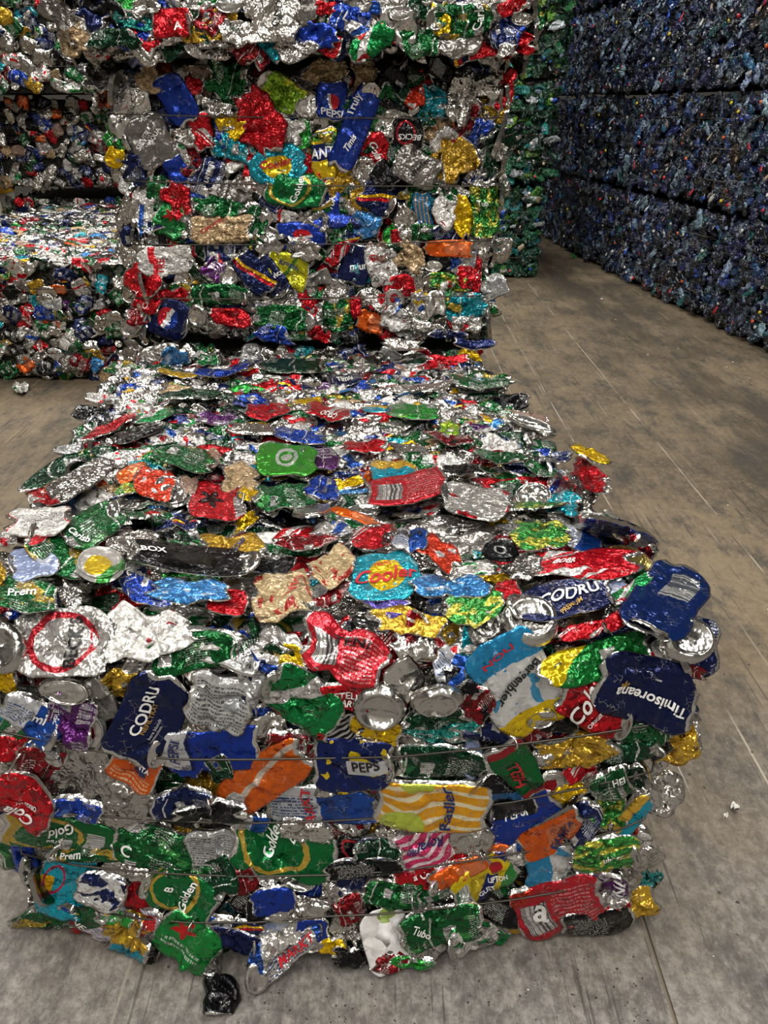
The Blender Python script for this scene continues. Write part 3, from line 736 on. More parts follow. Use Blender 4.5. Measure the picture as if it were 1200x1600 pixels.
H = [
 # upper front edge, left part
 (15, 1015, 66, 66, -10, 'silver_smooth', [], 'end'), (12, 1062, 40, 40, 0, 'yellow', [], 'foil'),
 (60, 1110, 100, 46, 38, 'blue_white', [("mi", 10, -4, 14, 20, 'white')]),
 (240, 997, 128, 74, -5, 'white', [], 'foil'),
 (105, 1003, 146, 96, 4, 'becks_silver', [("BECK'S", 18, 2, 20, -86, 'black', .95)]),
 (305, 1020, 140, 52, -12, 'green', [], 'can'), (331, 1007, 36, 24, 5, 'white_print', [('C', 0, 0, 12, -20, 'green' if 0 else 'black')], 'smooth'),
 (118, 1115, 74, 74, 10, 'purple', [('APPLE', -22, 0, 9, -86, 'white')]), (112, 1064, 74, 30, 8, 'silver_smooth', [], 'lid'),
 (160, 1085, 40, 70, -30, 'grey_can', [], 'can'), (190, 1068, 60, 44, 0, 'gold', [], 'foil'),
 (215, 1045, 42, 62, 20, 'silver_dull', [], 'foil'),
 (142, 1133, 54, 48, 15, 'lid_red', [], 'lid'),
 (238, 1107, 132, 92, -58, 'navy_plain', [('CODRU', -4, -18, 17, -60, 'white', 1.0), ('NEFILTRAT', 0, -2, 7, -60, 'gold'), ('bere blonda', 6, 14, 5, -60, 'grey'), ('nepasteurizata', 8, 24, 5, -60, 'grey')], 'smooth'),
 (345, 1090, 96, 72, 18, 'receipt', [], 'can'), (392, 1068, 40, 72, 10, 'white_navy', [], 'foil'), (321, 1110, 26, 36, 10, 'red_orange', [], 'foil'),
 (300, 1048, 60, 22, 30, 'white', [], 'foil'),
 (300, 1138, 70, 40, 20, 'silver_dull', [], 'foil'),
 (328, 1163, 152, 66, -2, 'pepsi_end', [('PEPSI', -50, -2, 15, -78, 'navy', .95)], 'smooth'), (290, 1192, 50, 26, 20, 'blue_plain', [], 'can'),
 (28, 1145, 58, 70, 20, 'green_white', [], 'can'), (22, 1160, 60, 30, 0, 'red', [], 'can'), (75, 1165, 60, 22, 25, 'silver_blue', [], 'can'),
 (65, 1190, 70, 62, 20, 'red_dark', [('ula', 10, 10, 12, -70, 'black')], 'can'), (115, 1180, 46, 40, 0, 'navy', [], 'can'),
 (150, 1215, 160, 74, 22, 'silver', [], 'foil'), (215, 1238, 100, 36, 12, 'silver_dull', [], 'foil'),
 (215, 1183, 80, 56, 28, 'orange_logo', [('FANTA', 12, -6, 8, 28, 'white')], 'smooth'),
 (50, 1228, 104, 58, 34, 'red', [('ORIGINAL', 4, 2, 6, 190, 'white'), ('Cola', -6, 16, 16, 205, 'white', 1.2, .3)], 'smooth'),
 (128, 1247, 78, 22, 8, 'blue', [], 'can'), (290, 1237, 92, 30, -8, 'navy', [], 'can'), (250, 1256, 66, 24, 8, 'stripe_navy', [], 'smooth'),
 (330, 1250, 100, 30, -4, 'black_plain', [], 'foil'), (345, 1190, 40, 40, -30, 'green_dark', [], 'can'),
 (408, 1205, 156, 64, -38, 'orange_band', [], 'smooth'),
 # upper front edge, middle
 (440, 1015, 78, 66, 8, 'white_yellow', [('FINA 102', -2, 4, 7, 12, 'gold')], 'foil'),
 (420, 1070, 46, 54, 0, 'silver', [], 'end'),
 (540, 1018, 120, 76, 20, 'red_code', [('TEN?', 14, -16, 13, 15, 'black', 1.3)], 'foil'),
 (475, 1085, 122, 74, 32, 'green_white', [], 'can'), (540, 1078, 80, 40, 4, 'red', [('STELL', 2, -6, 12, 4, 'white'), ('ARTO', 12, 8, 10, 4, 'white')], 'smooth'),
 (640, 987, 104, 40, 5, 'gold', [], 'foil'), (647, 1014, 62, 46, 10, 'silver', [], 'foil'), (705, 1035, 54, 52, 20, 'blue_white', [], 'foil'),
 (720, 1055, 60, 30, 35, 'black_text', [], 'foil'),
 (587, 1125, 78, 40, 20, 'yellow', [], 'smooth'), (537, 1130, 104, 44, -14, 'black_stripes', [], 'smooth'),
 (632, 1058, 60, 52, 60, 'silver_smooth', [], 'can'), (682, 1074, 70, 42, -12, 'silver_smooth', [], 'end'), (593, 1090, 70, 54, 5, 'silver_smooth', [], 'end'),
 (722, 1082, 44, 30, -50, 'silver_dull', [], 'can'), (745, 1090, 44, 60, 30, 'red_dark', [], 'can'), (680, 1108, 100, 24, -4, 'green_dark', [], 'foil'),
 (690, 1135, 124, 34, -6, 'teal_foil', [], 'foil'), (760, 1135, 80, 26, 10, 'navy', [], 'can'), (640, 1158, 54, 34, 5, 'silver', [], 'lid'),
 (450, 1145, 64, 26, 5, 'red_dark', [], 'can'), (420, 1130, 50, 26, 0, 'silver', [], 'foil'),
 (690, 1182, 130, 46, 4, 'green_dark', [], 'smooth'), (738, 1180, 42, 46, -30, 'pale_blue', [], 'foil'),
 (553, 1180, 116, 72, 4, 'pepsi_splat', [('PEPS', 20, -5, 13, 0, 'black', 1.25)], 'smooth'),
 (490, 1200, 30, 50, 30, 'green_dark', [], 'can'), (478, 1185, 22, 50, 25, 'red_white', [], 'can'), (610, 1183, 44, 26, 0, 'silver', [], 'foil'),
 (530, 1218, 60, 24, 5, 'silver', [], 'foil'), (593, 1212, 30, 26, 10, 'red', [], 'foil'),
 (503, 1250, 178, 60, 0, 'blue_white', [('MARKT', -22, 4, 15, -88, 'red', 1.1), ('no filter', -56, -12, 6, -4, 'navy')], 'smooth'),
 (620, 1195, 50, 24, 0, 'green_dark', [], 'can'),
 (675, 1240, 168, 64, 3, 'radler', [('Radler', 22, -2, 17, -94, 'navy', 1.0, .2)], 'smooth'),
 (775, 1238, 84, 62, 45, 'black_blue', [('R', -26, -18, 12, 10, 'red')], 'smooth'), (800, 1250, 70, 30, -10, 'black_plain', [], 'smooth'),
 # upper front edge, right part
 (757, 990, 46, 44, -40, 'silver_dull', [], 'end'), (825, 985, 76, 62, 25, 'silver_smooth', [], 'end'),
 (970, 980, 84, 26, -32, 'red_white', [], 'smooth'), (905, 995, 70, 26, -12, 'red_white', [], 'foil'),
 (925, 1030, 172, 58, -16, 'yel_green', [], 'smooth'),
 (1030, 962, 124, 104, -62, 'navy_code', [], 'smooth', .022),
 (805, 1062, 150, 116, 62, 'bergen', [('Bergenbier', 2, -8, 20, 130, 'black', 1.0), ('NOU', -28, -44, 9, -38, 'red', 2.2)], 'smooth'),
 (878, 1058, 60, 26, 65, 'silver_smooth', [], 'smooth'), (845, 1112, 46, 26, -12, 'silver_smooth', [], 'lid'),
 (925, 1090, 104, 68, 28, 'red', [('Cola', -18, -6, 24, -58, 'white', 1.1, .35), ('ORIGINAL', 4, 10, 7, -55, 'white')], 'smooth'),
 (1028, 1028, 60, 56, -35, 'white_print', [], 'smooth', .02), (1048, 1008, 66, 56, 40, 'silver_smooth', [], 'end', .035), (1060, 1042, 60, 18, 15, 'red_dark', [], 'smooth'),
 (1000, 1066, 146, 96, 13, 'navy_plain', [('Timisoreana', 6, 8, 17, 195, 'white', .95), ('*', -34, -12, 16, 10, 'gold')], 'smooth'),
 (1046, 1100, 40, 50, -60, 'silver_dull', [], 'foil'),
 (895, 1162, 112, 40, -16, 'gold', [], 'foil'), (862, 1178, 66, 22, -6, 'silver', [], 'foil'), (870, 1128, 60, 22, 5, 'black_plain', [], 'can'), (835, 1142, 50, 18, 0, 'red_dark', [], 'can'),
 (1000, 1136, 72, 52, -10, 'green', [], 'foil'), (965, 1130, 36, 46, 0, 'black_text', [], 'can'), (978, 1165, 90, 24, -12, 'green_dark', [], 'can'), (1018, 1160, 36, 40, -60, 'black_plain', [], 'foil'),
 (800, 1193, 92, 72, 62, 'hell', [('HELL', 4, 0, 20, -112, 'red', .72)], 'smooth'),
 (857, 1217, 48, 34, -40, 'lid_red', [], 'lid'), (887, 1228, 50, 24, 0, 'yellow', [], 'foil'), (915, 1225, 36, 28, -20, 'silver', [], 'foil'), (905, 1200, 50, 22, -20, 'red_white', [], 'can'),
 (947, 1212, 60, 44, -22, 'green_text', [('HEI', 12, -14, 10, -22, 'white')], 'can'), (982, 1212, 54, 40, -20, 'green_dark', [('K', -8, 6, 14, -90, 'white', 1.5)], 'can'),
 (1010, 1238, 30, 30, 20, 'silver_smooth', [], 'lid'), (985, 1262, 78, 30, -50, 'teal_yellow', [], 'smooth'), (998, 1240, 24, 18, 0, 'silver_smooth', [], 'end'),
 (947, 1258, 58, 44, -30, 'green_yellow', [], 'foil'), (905, 1272, 70, 40, -50, 'navy', [], 'can'),
 (858, 1284, 104, 42, -34, 'orange', [('FANTA', 18, -6, 12, -60, 'navy')], 'smooth'), (820, 1274, 112, 52, -36, 'blue_plain', [('PEPSI', 8, 16, 9, -42, 'white'), ('PEPSI', -14, -16, 11, -22, 'white', 1.2)], 'smooth'),
 (950, 1288, 60, 16, -14, 'silver', [], 'foil'), (980, 1290, 34, 30, -40, 'red_orange', [], 'foil'),
 # lower rows, left
 (100, 1290, 172, 52, 10, 'golden', [('Gold', 0, -10, 14, 170, 'white'), ('Brau', -6, 6, 9, 170, 'white')], 'smooth'),
 (150, 1317, 102, 34, 8, 'green_gold', [('Prem', -28, 0, 10, 5, 'white')], 'can'), (217, 1276, 50, 26, 10, 'white', [], 'foil'),
 (245, 1315, 126, 62, 15, 'green', [('C', -40, -2, 17, 30, 'white')], 'can'), (333, 1315, 78, 56, 3, 'receipt', [], 'smooth'),
 (365, 1343, 50, 22, 4, 'red_white', [], 'can'), (395, 1280, 50, 26, 10, 'blue_white', [], 'can'), (270, 1262, 90, 18, 3, 'black_plain', [], 'can'),
 (443, 1325, 156, 76, 12, 'golden2', [('Golden', -16, -18, 17, -60, 'white', .8), ('B', 16, -22, 14, -50, 'white')], 'can'),
 (40, 1330, 60, 36, 75, 'blue_plain', [], 'can'), (40, 1360, 56, 26, 70, 'silver_smooth', [], 'lid'), (62, 1385, 40, 30, 20, 'silver', [], 'foil'),
 (108, 1370, 82, 78, 10, 'teal_patch', [], 'can'), (170, 1373, 74, 44, 16, 'white_navy', [], 'smooth'),
 (235, 1392, 66, 60, 30, 'red', [('Cola', 0, -14, 14, -10, 'red' if 0 else 'black', 1.0, .3)], 'smooth'), (241, 1411, 56, 28, 6, 'silver_smooth', [], 'end'),
 (92, 1408, 64, 20, 2, 'blue', [], 'can'), (168, 1406, 50, 26, 10, 'black_plain', [('BECK', 0, 0, 9, 10, 'red')], 'can'), (195, 1420, 50, 16, 10, 'green_bright', [], 'can'),
 (290, 1385, 108, 66, 22, 'golden2', [('Golden', 8, 0, 14, -68, 'white', .9), ('B', -16, -10, 12, -60, 'white')], 'smooth'),
 (340, 1360, 60, 60, 60, 'green_dark', [], 'can'), (356, 1378, 26, 46, -30, 'red_white', [], 'foil'), (385, 1400, 40, 40, 40, 'black_text', [], 'can'), (386, 1365, 40, 36, -20, 'red_dark', [], 'can'),
 (300, 1352, 70, 18, 4, 'green', [], 'can'), (205, 1352, 70, 20, 10, 'silver', [], 'foil'),
 (105, 1430, 112, 36, 4, 'green_gold', [('LINE', 28, 2, 10, 70, 'white')], 'foil'), (72, 1442, 40, 26, 0, 'silver_green', [], 'foil'),
 (152, 1450, 60, 24, 14, 'red', [], 'foil'), (205, 1432, 60, 20, 0, 'gold', [], 'foil'), (270, 1432, 60, 18, 3, 'silver', [], 'can'),
 (205, 1457, 96, 54, 6, 'lays', [], 'foil'), (222, 1492, 62, 20, 14, 'teal_yellow', [], 'foil'), (250, 1465, 22, 60, 20, 'black_text', [], 'can'),
 (302, 1480, 98, 70, 36, 'heineken', [], 'can'), (326, 1493, 44, 28, 42, 'silver_smooth', [], 'lid'),
 (338, 1432, 60, 22, 5, 'silver_blue', [], 'can'), (372, 1440, 80, 26, 3, 'stripe_navy', [], 'can'), (365, 1456, 84, 34, 10, 'navy_plain', [], 'can'), (352, 1461, 52, 26, 25, 'silver_smooth', [], 'end'),
 # lower rows, middle
 (395, 1300, 34, 40, 0, 'green_bright', [], 'can'), (480, 1285, 80, 24, 8, 'silver', [], 'foil'), (540, 1288, 60, 26, 0, 'red_dark', [], 'can'),
 (570, 1340, 116, 30, -6, 'black_text', [], 'can'), (555, 1325, 60, 34, 20, 'becks_black', [], 'can'), (590, 1318, 74, 36, 0, 'green_dark', [], 'can'), (605, 1300, 30, 44, -20, 'silver', [], 'foil'),
 (645, 1288, 66, 34, -50, 'grey_can', [], 'smooth'), (615, 1277, 34, 24, 10, 'red', [], 'foil'),
 (665, 1314, 104, 58, -20, 'pink', [('Royal', 6, -12, 20, 165, 'navy', .9, .2), ('0%', -20, 4, 9, -12, 'navy')], 'smooth'), (735, 1298, 62, 50, 20, 'silver', [], 'smooth'),
 (710, 1270, 60, 26, 5, 'yellow', [], 'can'), (700, 1338, 110, 30, -18, 'red', [('Cola', -8, 0, 10, -18, 'white', 1.1, .3)], 'smooth'), (650, 1362, 72, 36, -10, 'red', [('a Co', 6, -6, 10, -14, 'white')], 'smooth'),
 (715, 1345, 92, 26, -22, 'orange', [], 'smooth'), (765, 1318, 60, 22, -10, 'orange', [], 'foil'),
 (465, 1370, 54, 22, 6, 'silver_smooth', [], 'end'), (418, 1365, 40, 20, 0, 'silver_smooth', [], 'end'),
 (430, 1392, 68, 44, -10, 'blue_plain', [], 'smooth'), (490, 1387, 44, 26, 10, 'blue', [], 'can'), (405, 1412, 36, 36, 0, 'black_plain', [], 'can'),
 (465, 1408, 90, 24, -2, 'silver', [], 'foil'), (520, 1395, 40, 40, 20, 'silver', [], 'foil'),
 (550, 1380, 50, 38, 0, 'navy_plain', [], 'can'), (556, 1396, 44, 18, 5, 'silver_smooth', [], 'end'), (548, 1412, 46, 40, -20, 'red_dark', [], 'smooth'),
 (612, 1388, 88, 38, 4, 'green', [], 'can'), (677, 1384, 66, 36, -18, 'green_text', [], 'can'), (660, 1402, 30, 20, 0, 'silver', [], 'foil'),
 (753, 1360, 110, 52, -32, 'lipton', [('LIPTON', 22, -6, 7, -20, 'white'), ('GUST', 6, 14, 8, -25, 'white')], 'smooth'),
 (430, 1440, 60, 40, -10, 'pale_blue', [], 'foil'), (488, 1447, 50, 40, 0, 'blue_plain', [], 'can'),
 (445, 1467, 128, 58, -38, 'silver_blue', [('MARKT', 20, 2, 14, -38, 'red')], 'can'), (488, 1465, 40, 30, -20, 'silver', [], 'lid'),
 (548, 1447, 56, 44, 10, 'silver', [], 'foil'), (575, 1480, 44, 30, 30, 'black_plain', [], 'foil'), (640, 1500, 60, 20, 0, 'green_bright', [], 'foil'),
 (685, 1433, 124, 54, -20, 'green', [('Tubo', -30, 6, 11, 15, 'white'), ], 'smooth'), (655, 1450, 26, 20, -25, 'receipt', [], 'smooth'),
 (605, 1455, 92, 66, 78, 'white_sheet', [], 'sheet'),
 (670, 1481, 64, 44, -8, 'silver', [], 'foil'), (730, 1445, 78, 46, -16, 'silver_green', [], 'can'), (725, 1462, 50, 22, -5, 'green_white', [], 'foil'), (700, 1475, 20, 26, 0, 'navy', [], 'foil'),
 # lower rows, right
 (822, 1335, 56, 26, 5, 'white', [], 'foil'),
 (885, 1345, 126, 58, -12, 'bergen', [('Bergen', 10, -2, 18, -58, 'black')], 'smooth'), (940, 1315, 104, 48, -4, 'green_yellow', [('uborg', 12, 0, 12, -14, 'white')], 'smooth'),
 (975, 1325, 40, 34, -30, 'green', [], 'can'), (820, 1310, 60, 24, -20, 'silver_blue', [], 'can'),
 (942, 1368, 66, 44, -2, 'purple', [('UNE', 16, 0, 16, -80, 'white')], 'can'), (975, 1375, 24, 40, 80, 'silver', [], 'foil'),
 (778, 1412, 66, 36, 24, 'black_text', [], 'smooth'), (815, 1390, 46, 28, -10, 'red_orange', [], 'can'), (780, 1385, 46, 26, -30, 'green', [], 'can'),
 (865, 1408, 134, 66, -20, 'red_code', [('a', -22, 6, 22, 10, 'white', 1.2)], 'smooth'), (917, 1397, 42, 36, 10, 'silver', [], 'end'),
 (958, 1402, 44, 30, 0, 'silver_red', [], 'foil'), (968, 1383, 18, 22, 0, 'yellow', [], 'foil'),
 (925, 1436, 108, 38, -3, 'black_text', [], 'smooth'), (790, 1432, 46, 34, 0, 'silver', [], 'can'), (793, 1451, 34, 16, 0, 'gold', [], 'foil'), (775, 1440, 22, 34, 20, 'green_bright', [], 'foil'),
 (835, 1450, 60, 16, -4, 'blue_light', [], 'can'), (760, 1465, 50, 20, -20, 'green_white', [], 'foil'), (520, 1472, 40, 30, 0, 'yellow', [], 'foil'), (545, 1490, 50, 30, 20, 'black_plain', [], 'foil'), (610, 1492, 60, 26, 0, 'red_dark', [], 'foil'),
 # top, front strip
 (45, 955, 100, 62, 8, 'green_gold', [('Prem', 0, 0, 14, -10, 'white', 1.1, .3)], 'can'), (8, 915, 50, 40, -30, 'gold', [], 'lid'), (60, 900, 72, 54, -8, 'pale_blue', [], 'smooth'),
 (205, 912, 54, 52, 15, 'white_navy', [('SNOW', 0, 2, 12, 60, 'white')], 'smooth'), (205, 885, 60, 30, 0, 'silver', [], 'lid'), (165, 925, 68, 64, 0, 'lid_yellow', [], 'lid'),
 (120, 935, 46, 50, 20, 'silver', [], 'foil'), (300, 948, 110, 42, 2, 'blue_light', [], 'foil'), (235, 950, 80, 40, 10, 'blue', [], 'foil'),
 (305, 903, 186, 44, 5, 'black_plain', [('BOX', -66, -8, 9, 3, 'white', 1.6)], 'smooth'), (357, 953, 62, 40, 6, 'red', [], 'smooth'),
 (298, 878, 70, 24, 15, 'green', [], 'can'), (365, 880, 98, 38, 8, 'gold', [('XOP', 6, 0, 10, -20, 'navy')], 'foil'),
 (95, 888, 98, 58, 30, 'green_gold', [], 'can'), (150, 845, 92, 66, -30, 'green', [('Carlsb', -20, 18, 11, 35, 'white')], 'can'),
 (70, 832, 88, 46, -6, 'white_print', [], 'foil'), (80, 856, 64, 22, -32, 'red_white', [('Coca', 0, 0, 9, -34, 'white')], 'foil'), (85, 795, 62, 26, 10, 'red_white', [], 'foil'),
 (130, 768, 104, 38, -30, 'silver', [], 'smooth'), (110, 745, 134, 40, -28, 'green_dark', [], 'foil'), (208, 748, 54, 26, -25, 'orange', [], 'smooth'), (213, 770, 60, 28, -20, 'green_yellow', [], 'foil'),
 (245, 775, 60, 44, 20, 'red_orange', [], 'can'), (270, 784, 48, 34, 5, 'silver_smooth', [], 'lid'),
 (342, 797, 84, 66, 2, 'red_cross', [], 'can'), (290, 740, 88, 44, 15, 'green', [], 'foil'), (322, 727, 52, 32, 5, 'brown', [], 'foil'), (298, 773, 30, 28, 0, 'brown', [], 'foil'),
 (378, 755, 50, 42, 0, 'tan_plain', [], 'foil'), (392, 792, 34, 20, 0, 'yellow', [], 'foil'), (215, 865, 70, 26, 10, 'silver', [], 'foil'), (292, 837, 38, 20, 15, 'stripe_navy', [], 'foil'),
 (215, 818, 50, 26, -10, 'green', [], 'foil'), (240, 825, 24, 20, 0, 'red', [], 'foil'), (30, 855, 50, 28, -20, 'silver_red', [], 'foil'),
 # top, middle strip
 (450, 741, 88, 50, 4, 'green_logo', [], 'smooth'), (502, 732, 56, 34, 3, 'purple', [], 'can'), (445, 796, 84, 50, -4, 'green', [], 'foil'), (487, 818, 54, 38, 0, 'silver_smooth', [], 'lid'),
 (508, 782, 50, 34, 20, 'blue', [], 'foil'), (612, 747, 64, 36, 8, 'teal_yellow', [], 'foil'), (635, 783, 116, 46, -9, 'red_code', [], 'smooth'), (743, 800, 106, 50, 4, 'silver_red', [], 'can'),
 (555, 825, 74, 14, 12, 'orange', [], 'foil'), (585, 860, 72, 36, -10, 'red_white', [('BEK', 20, 4, 12, -70, 'black')], 'can'), (640, 866, 48, 34, 0, 'blue_white', [('ergen', 0, -8, 12, 185, 'black')], 'foil'), (685, 875, 74, 34, 38, 'red_orange', [], 'foil'),
 (443, 942, 84, 84, 10, 'tan', [('ENTO', 14, -4, 11, -65, 'red')], 'foil'), (520, 915, 80, 54, -12, 'tan', [('IL', 0, 4, 10, -20, 'red')], 'foil'),
 (425, 903, 70, 24, -5, 'black_plain', [], 'foil'), (590, 955, 106, 38, 12, 'lilac', [], 'foil'), (522, 955, 60, 26, -30, 'red_dark', [], 'foil'),
 (667, 928, 44, 26, 0, 'navy', [], 'can'), (705, 942, 112, 36, 3, 'blue_light', [], 'foil'), (745, 905, 64, 22, -6, 'silver_green', [], 'foil'), (780, 885, 50, 28, 5, 'lid_black', [], 'lid'),
 (602, 917, 108, 74, -2, 'cooler', [('Cooler', 0, 2, 20, -6, 'red', 1.25, .3), ('TROPIC', -4, -14, 6, -4, 'red')], 'can'),
 (790, 948, 40, 36, 0, 'red', [], 'foil'), (740, 967, 88, 48, -8, 'green_yellow', [], 'foil'), (700, 905, 40, 30, 20, 'silver', [], 'foil'),
 (460, 850, 60, 26, -8, 'red_white', [], 'foil'), (520, 850, 60, 24, -6, 'silver_blue', [], 'foil'), (480, 875, 90, 20, -8, 'red_dark', [], 'foil'), (430, 870, 30, 16, 0, 'green', [], 'foil'),
 # top, right strip
 (920, 720, 60, 20, 22, 'yellow', [], 'foil'), (927, 743, 66, 34, 18, 'red', [], 'foil'), (908, 754, 42, 18, 20, 'silver', [], 'foil'), (843, 747, 56, 18, 18, 'green', [], 'can'),
 (831, 790, 52, 32, 4, 'silver_smooth', [], 'lid'), (878, 800, 48, 38, 10, 'teal', [], 'foil'), (962, 812, 120, 52, 18, 'blue', [], 'can'), (912, 795, 40, 40, 0, 'silver', [], 'foil'),
 (840, 820, 84, 22, 2, 'green_yellow', [], 'foil'), (842, 860, 86, 46, 2, 'green_yellow', [], 'foil'), (905, 862, 66, 32, 26, 'blue_white', [], 'smooth'), (945, 838, 80, 30, 20, 'silver_green', [], 'can'),
 (992, 835, 30, 22, 45, 'red_white', [], 'foil'), (987, 880, 62, 30, 8, 'lid_gold', [], 'lid'), (1018, 861, 26, 20, 0, 'red', [], 'foil'), (903, 903, 168, 44, 4, 'red_white', [('BOBR', -20, 0, 9, -8, 'white')], 'foil'),
 (820, 910, 48, 34, -10, 'silver', [], 'foil'), (880, 957, 138, 60, -9, 'navy_plain', [('CODRU', 8, -4, 19, -14, 'white', 1.0), ('PREMIUM', 12, 16, 7, -30, 'gold')], 'can'),
 (952, 938, 48, 36, -8, 'pale_blue', [], 'foil'), (1018, 908, 60, 26, 8, 'green', [], 'foil'), (980, 955, 74, 20, -40, 'green_white', [], 'can'),
 # top, far half
 (455, 585, 96, 22, 3, 'green_dark', [], 'smooth'), (340, 668, 62, 22, 8, 'purple', [], 'foil'), (420, 655, 76, 28, -4, 'red', [], 'foil'), (515, 665, 74, 28, 6, 'red_white', [('CSUD', 0, 8, 8, 183, 'white')], 'foil'),
 (648, 662, 78, 30, 4, 'green_bright', [], 'can'), (702, 685, 32, 26, 0, 'lime', [], 'foil'), (540, 606, 50, 18, -4, 'navy', [('Timis', 0, 0, 8, -8, 'white')], 'can'), (700, 565, 60, 14, -2, 'red', [], 'foil'),
 (280, 595, 60, 12, 6, 'yellow', [], 'can'), (350, 600, 90, 14, -10, 'blue', [], 'can'), (330, 572, 30, 16, 0, 'green', [], 'foil'), (250, 550, 60, 26, -10, 'silver_dull', [], 'can'), (275, 555, 46, 22, 0, 'blue_light', [], 'foil'),
 (600, 650, 60, 14, -4, 'teal_yellow', [], 'can'), (300, 635, 90, 18, -4, 'green_dark', [], 'foil'), (160, 650, 44, 30, -20, 'silver_smooth', [], 'lid'), (175, 685, 80, 18, -25, 'red', [], 'foil'), (220, 690, 80, 20, -18, 'black_plain', [], 'can'),
 (400, 690, 70, 18, 3, 'silver', [], 'foil'), (750, 615, 90, 18, 5, 'green_text', [], 'foil'), (660, 625, 60, 16, 0, 'silver', [], 'foil'), (700, 705, 80, 18, 8, 'red_dark', [], 'foil'), (830, 690, 70, 18, 14, 'silver_smooth', [], 'lid'),
 (480, 640, 50, 10, 0, 'yellow', [], 'foil'), (810, 660, 90, 14, 10, 'brown', [], 'foil'), (740, 540, 60, 12, 4, 'navy_plain', [], 'can'), (630, 540, 60, 14, 0, 'silver', [], 'foil'), (470, 700, 70, 18, 5, 'blue', [], 'foil'),
 (570, 715, 60, 18, -5, 'red', [], 'foil'), (640, 715, 60, 18, 10, 'silver', [], 'foil'), (240, 665, 60, 16, -10, 'green_white', [], 'foil'), (780, 735, 80, 20, 10, 'green', [], 'foil'), (720, 750, 60, 20, 6, 'black_plain', [], 'foil'),
]
MATS['ink_green'] = MATS['green']
def place(bale, surf, rows, order=True):
    n = {}
    for i, h in enumerate(rows):
        h = tuple(h) + ((),) * 0
        cx, cy, ln, wd, ang, mat = h[:6]; tx = h[6] if len(h) > 6 else []; st = h[7] if len(h) > 7 else 'can'
        o = hero(bale, surf, cx, cy, ln * 1.04, wd * 1.06, ang, mat, tx, st, h[8] if len(h) > 8 else None)
        k = o.name.split('.')[0]; n[k] = n.get(k, 0) + 1
    return n
cnt = place(near, NEAR, H)
rn = random.Random(7)
pts = poisson(rn, LO, HI, 'front', .060, .050, SH, (-.035, -.006), .45, (-.5, .35)) + [p if p[0][1] > 1.9 else (p[0][:2] + [p[0][2] - .016],) + p[1:4] + (p[4] * .3,) + p[5:] for p in poisson(rn, LO, HI, 'top', .060, .036, SH, (-.02, .010), .35, (-.05, .6))]
for i, p in enumerate(pts):      # near the floor the filling follows the bulge
    if p[1][1] == -1 and p[0][2] < .2: p[0][1] -= .075 * math.exp(-((p[0][0] + .17) / .36) ** 4) * (1 - p[0][2] / .2)
    if p[1][1] == -1: p[0][1] -= .014
pts.sort(key=lambda p: math.dist(p[0], (0, 0, CAMH)))
room_ = 296 - cnt.get('flattened_can', 0)
scatter(near, pts[:room_], 'near', rn)
st = []
scatter(near, [p for p in pts[room_:] if p[0][1] < 1.7], 'near', rn, st); scatter(near, [p for p in pts[room_:] if p[0][1] >= 1.7], 'near', rn, st)
for f_ in ('left', 'right', 'back'):
    scatter(near, poisson(rn, LO, HI, f_, .062, .055, SH, (-.05, -.018), .5, (-.4, .4)), 'mid', rn, st)
# ragged strata edges between the cans on top
thin = poisson(rn, LO, HI, 'top', .05, .03, SH, (-.014, .008), .25, (.3, 1.0))
scatter(near, [(p, n, e, s_, t_, k * .75) for (p, n, e, s_, t_, k) in thin if p[1] > 1.75], 'mid', rn, st)
join('crushed_can_mass', st, near)
WIRE = [[(-20, 1122), (60, 1138), (200, 1166), (300, 1172), (400, 1172), (520, 1170), (620, 1168), (720, 1158), (800, 1149), (900, 1136), (1000, 1120), (1035, 1112)],
        [(35, 1250), (110, 1256), (180, 1260), (300, 1268), (400, 1270), (500, 1268), (580, 1263), (700, 1250), (800, 1237), (870, 1222), (960, 1203), (1010, 1190)],
        [(45, 1318), (130, 1335), (220, 1345), (320, 1350), (400, 1352), (520, 1350), (620, 1344), (720, 1330), (840, 1310), (900, 1297), (960, 1280), (995, 1265)],
        [(60, 1385), (150, 1405), (220, 1416), (300, 1423), (400, 1423), (520, 1413), (600, 1410), (700, 1400), (800, 1388), (870, 1376), (940, 1360), (980, 1350)]]
fr = []
for row in WIRE:
    q = []
    for px, py in row:
        p = NEAR(px, py); p = p + np.array([0, -.030, .008]); q.append(tuple(p))
    fr.append(q)
for q in fr:
    z0, z1 = q[0][2], q[-1][2]
    x0, x1 = LO[0] - .035, HI[0] + .035
    s_ = lambda x, y: x + SH[0] * (y - SH[1])
    ring = q + [(s_(x1, 1.12), 1.12, z1), (s_(x1, HI[1]), HI[1], z1), (s_(HI[0], HI[1] + .03), HI[1] + .03, z1), (s_(LO[0], HI[1] + .03), HI[1] + .03, z0), (s_(x0, HI[1]), HI[1], z0), (s_(x0, 1.12), 1.12, z0)]
    tube('baling_wire', ring, .0021, 'wire', near, closed=True)

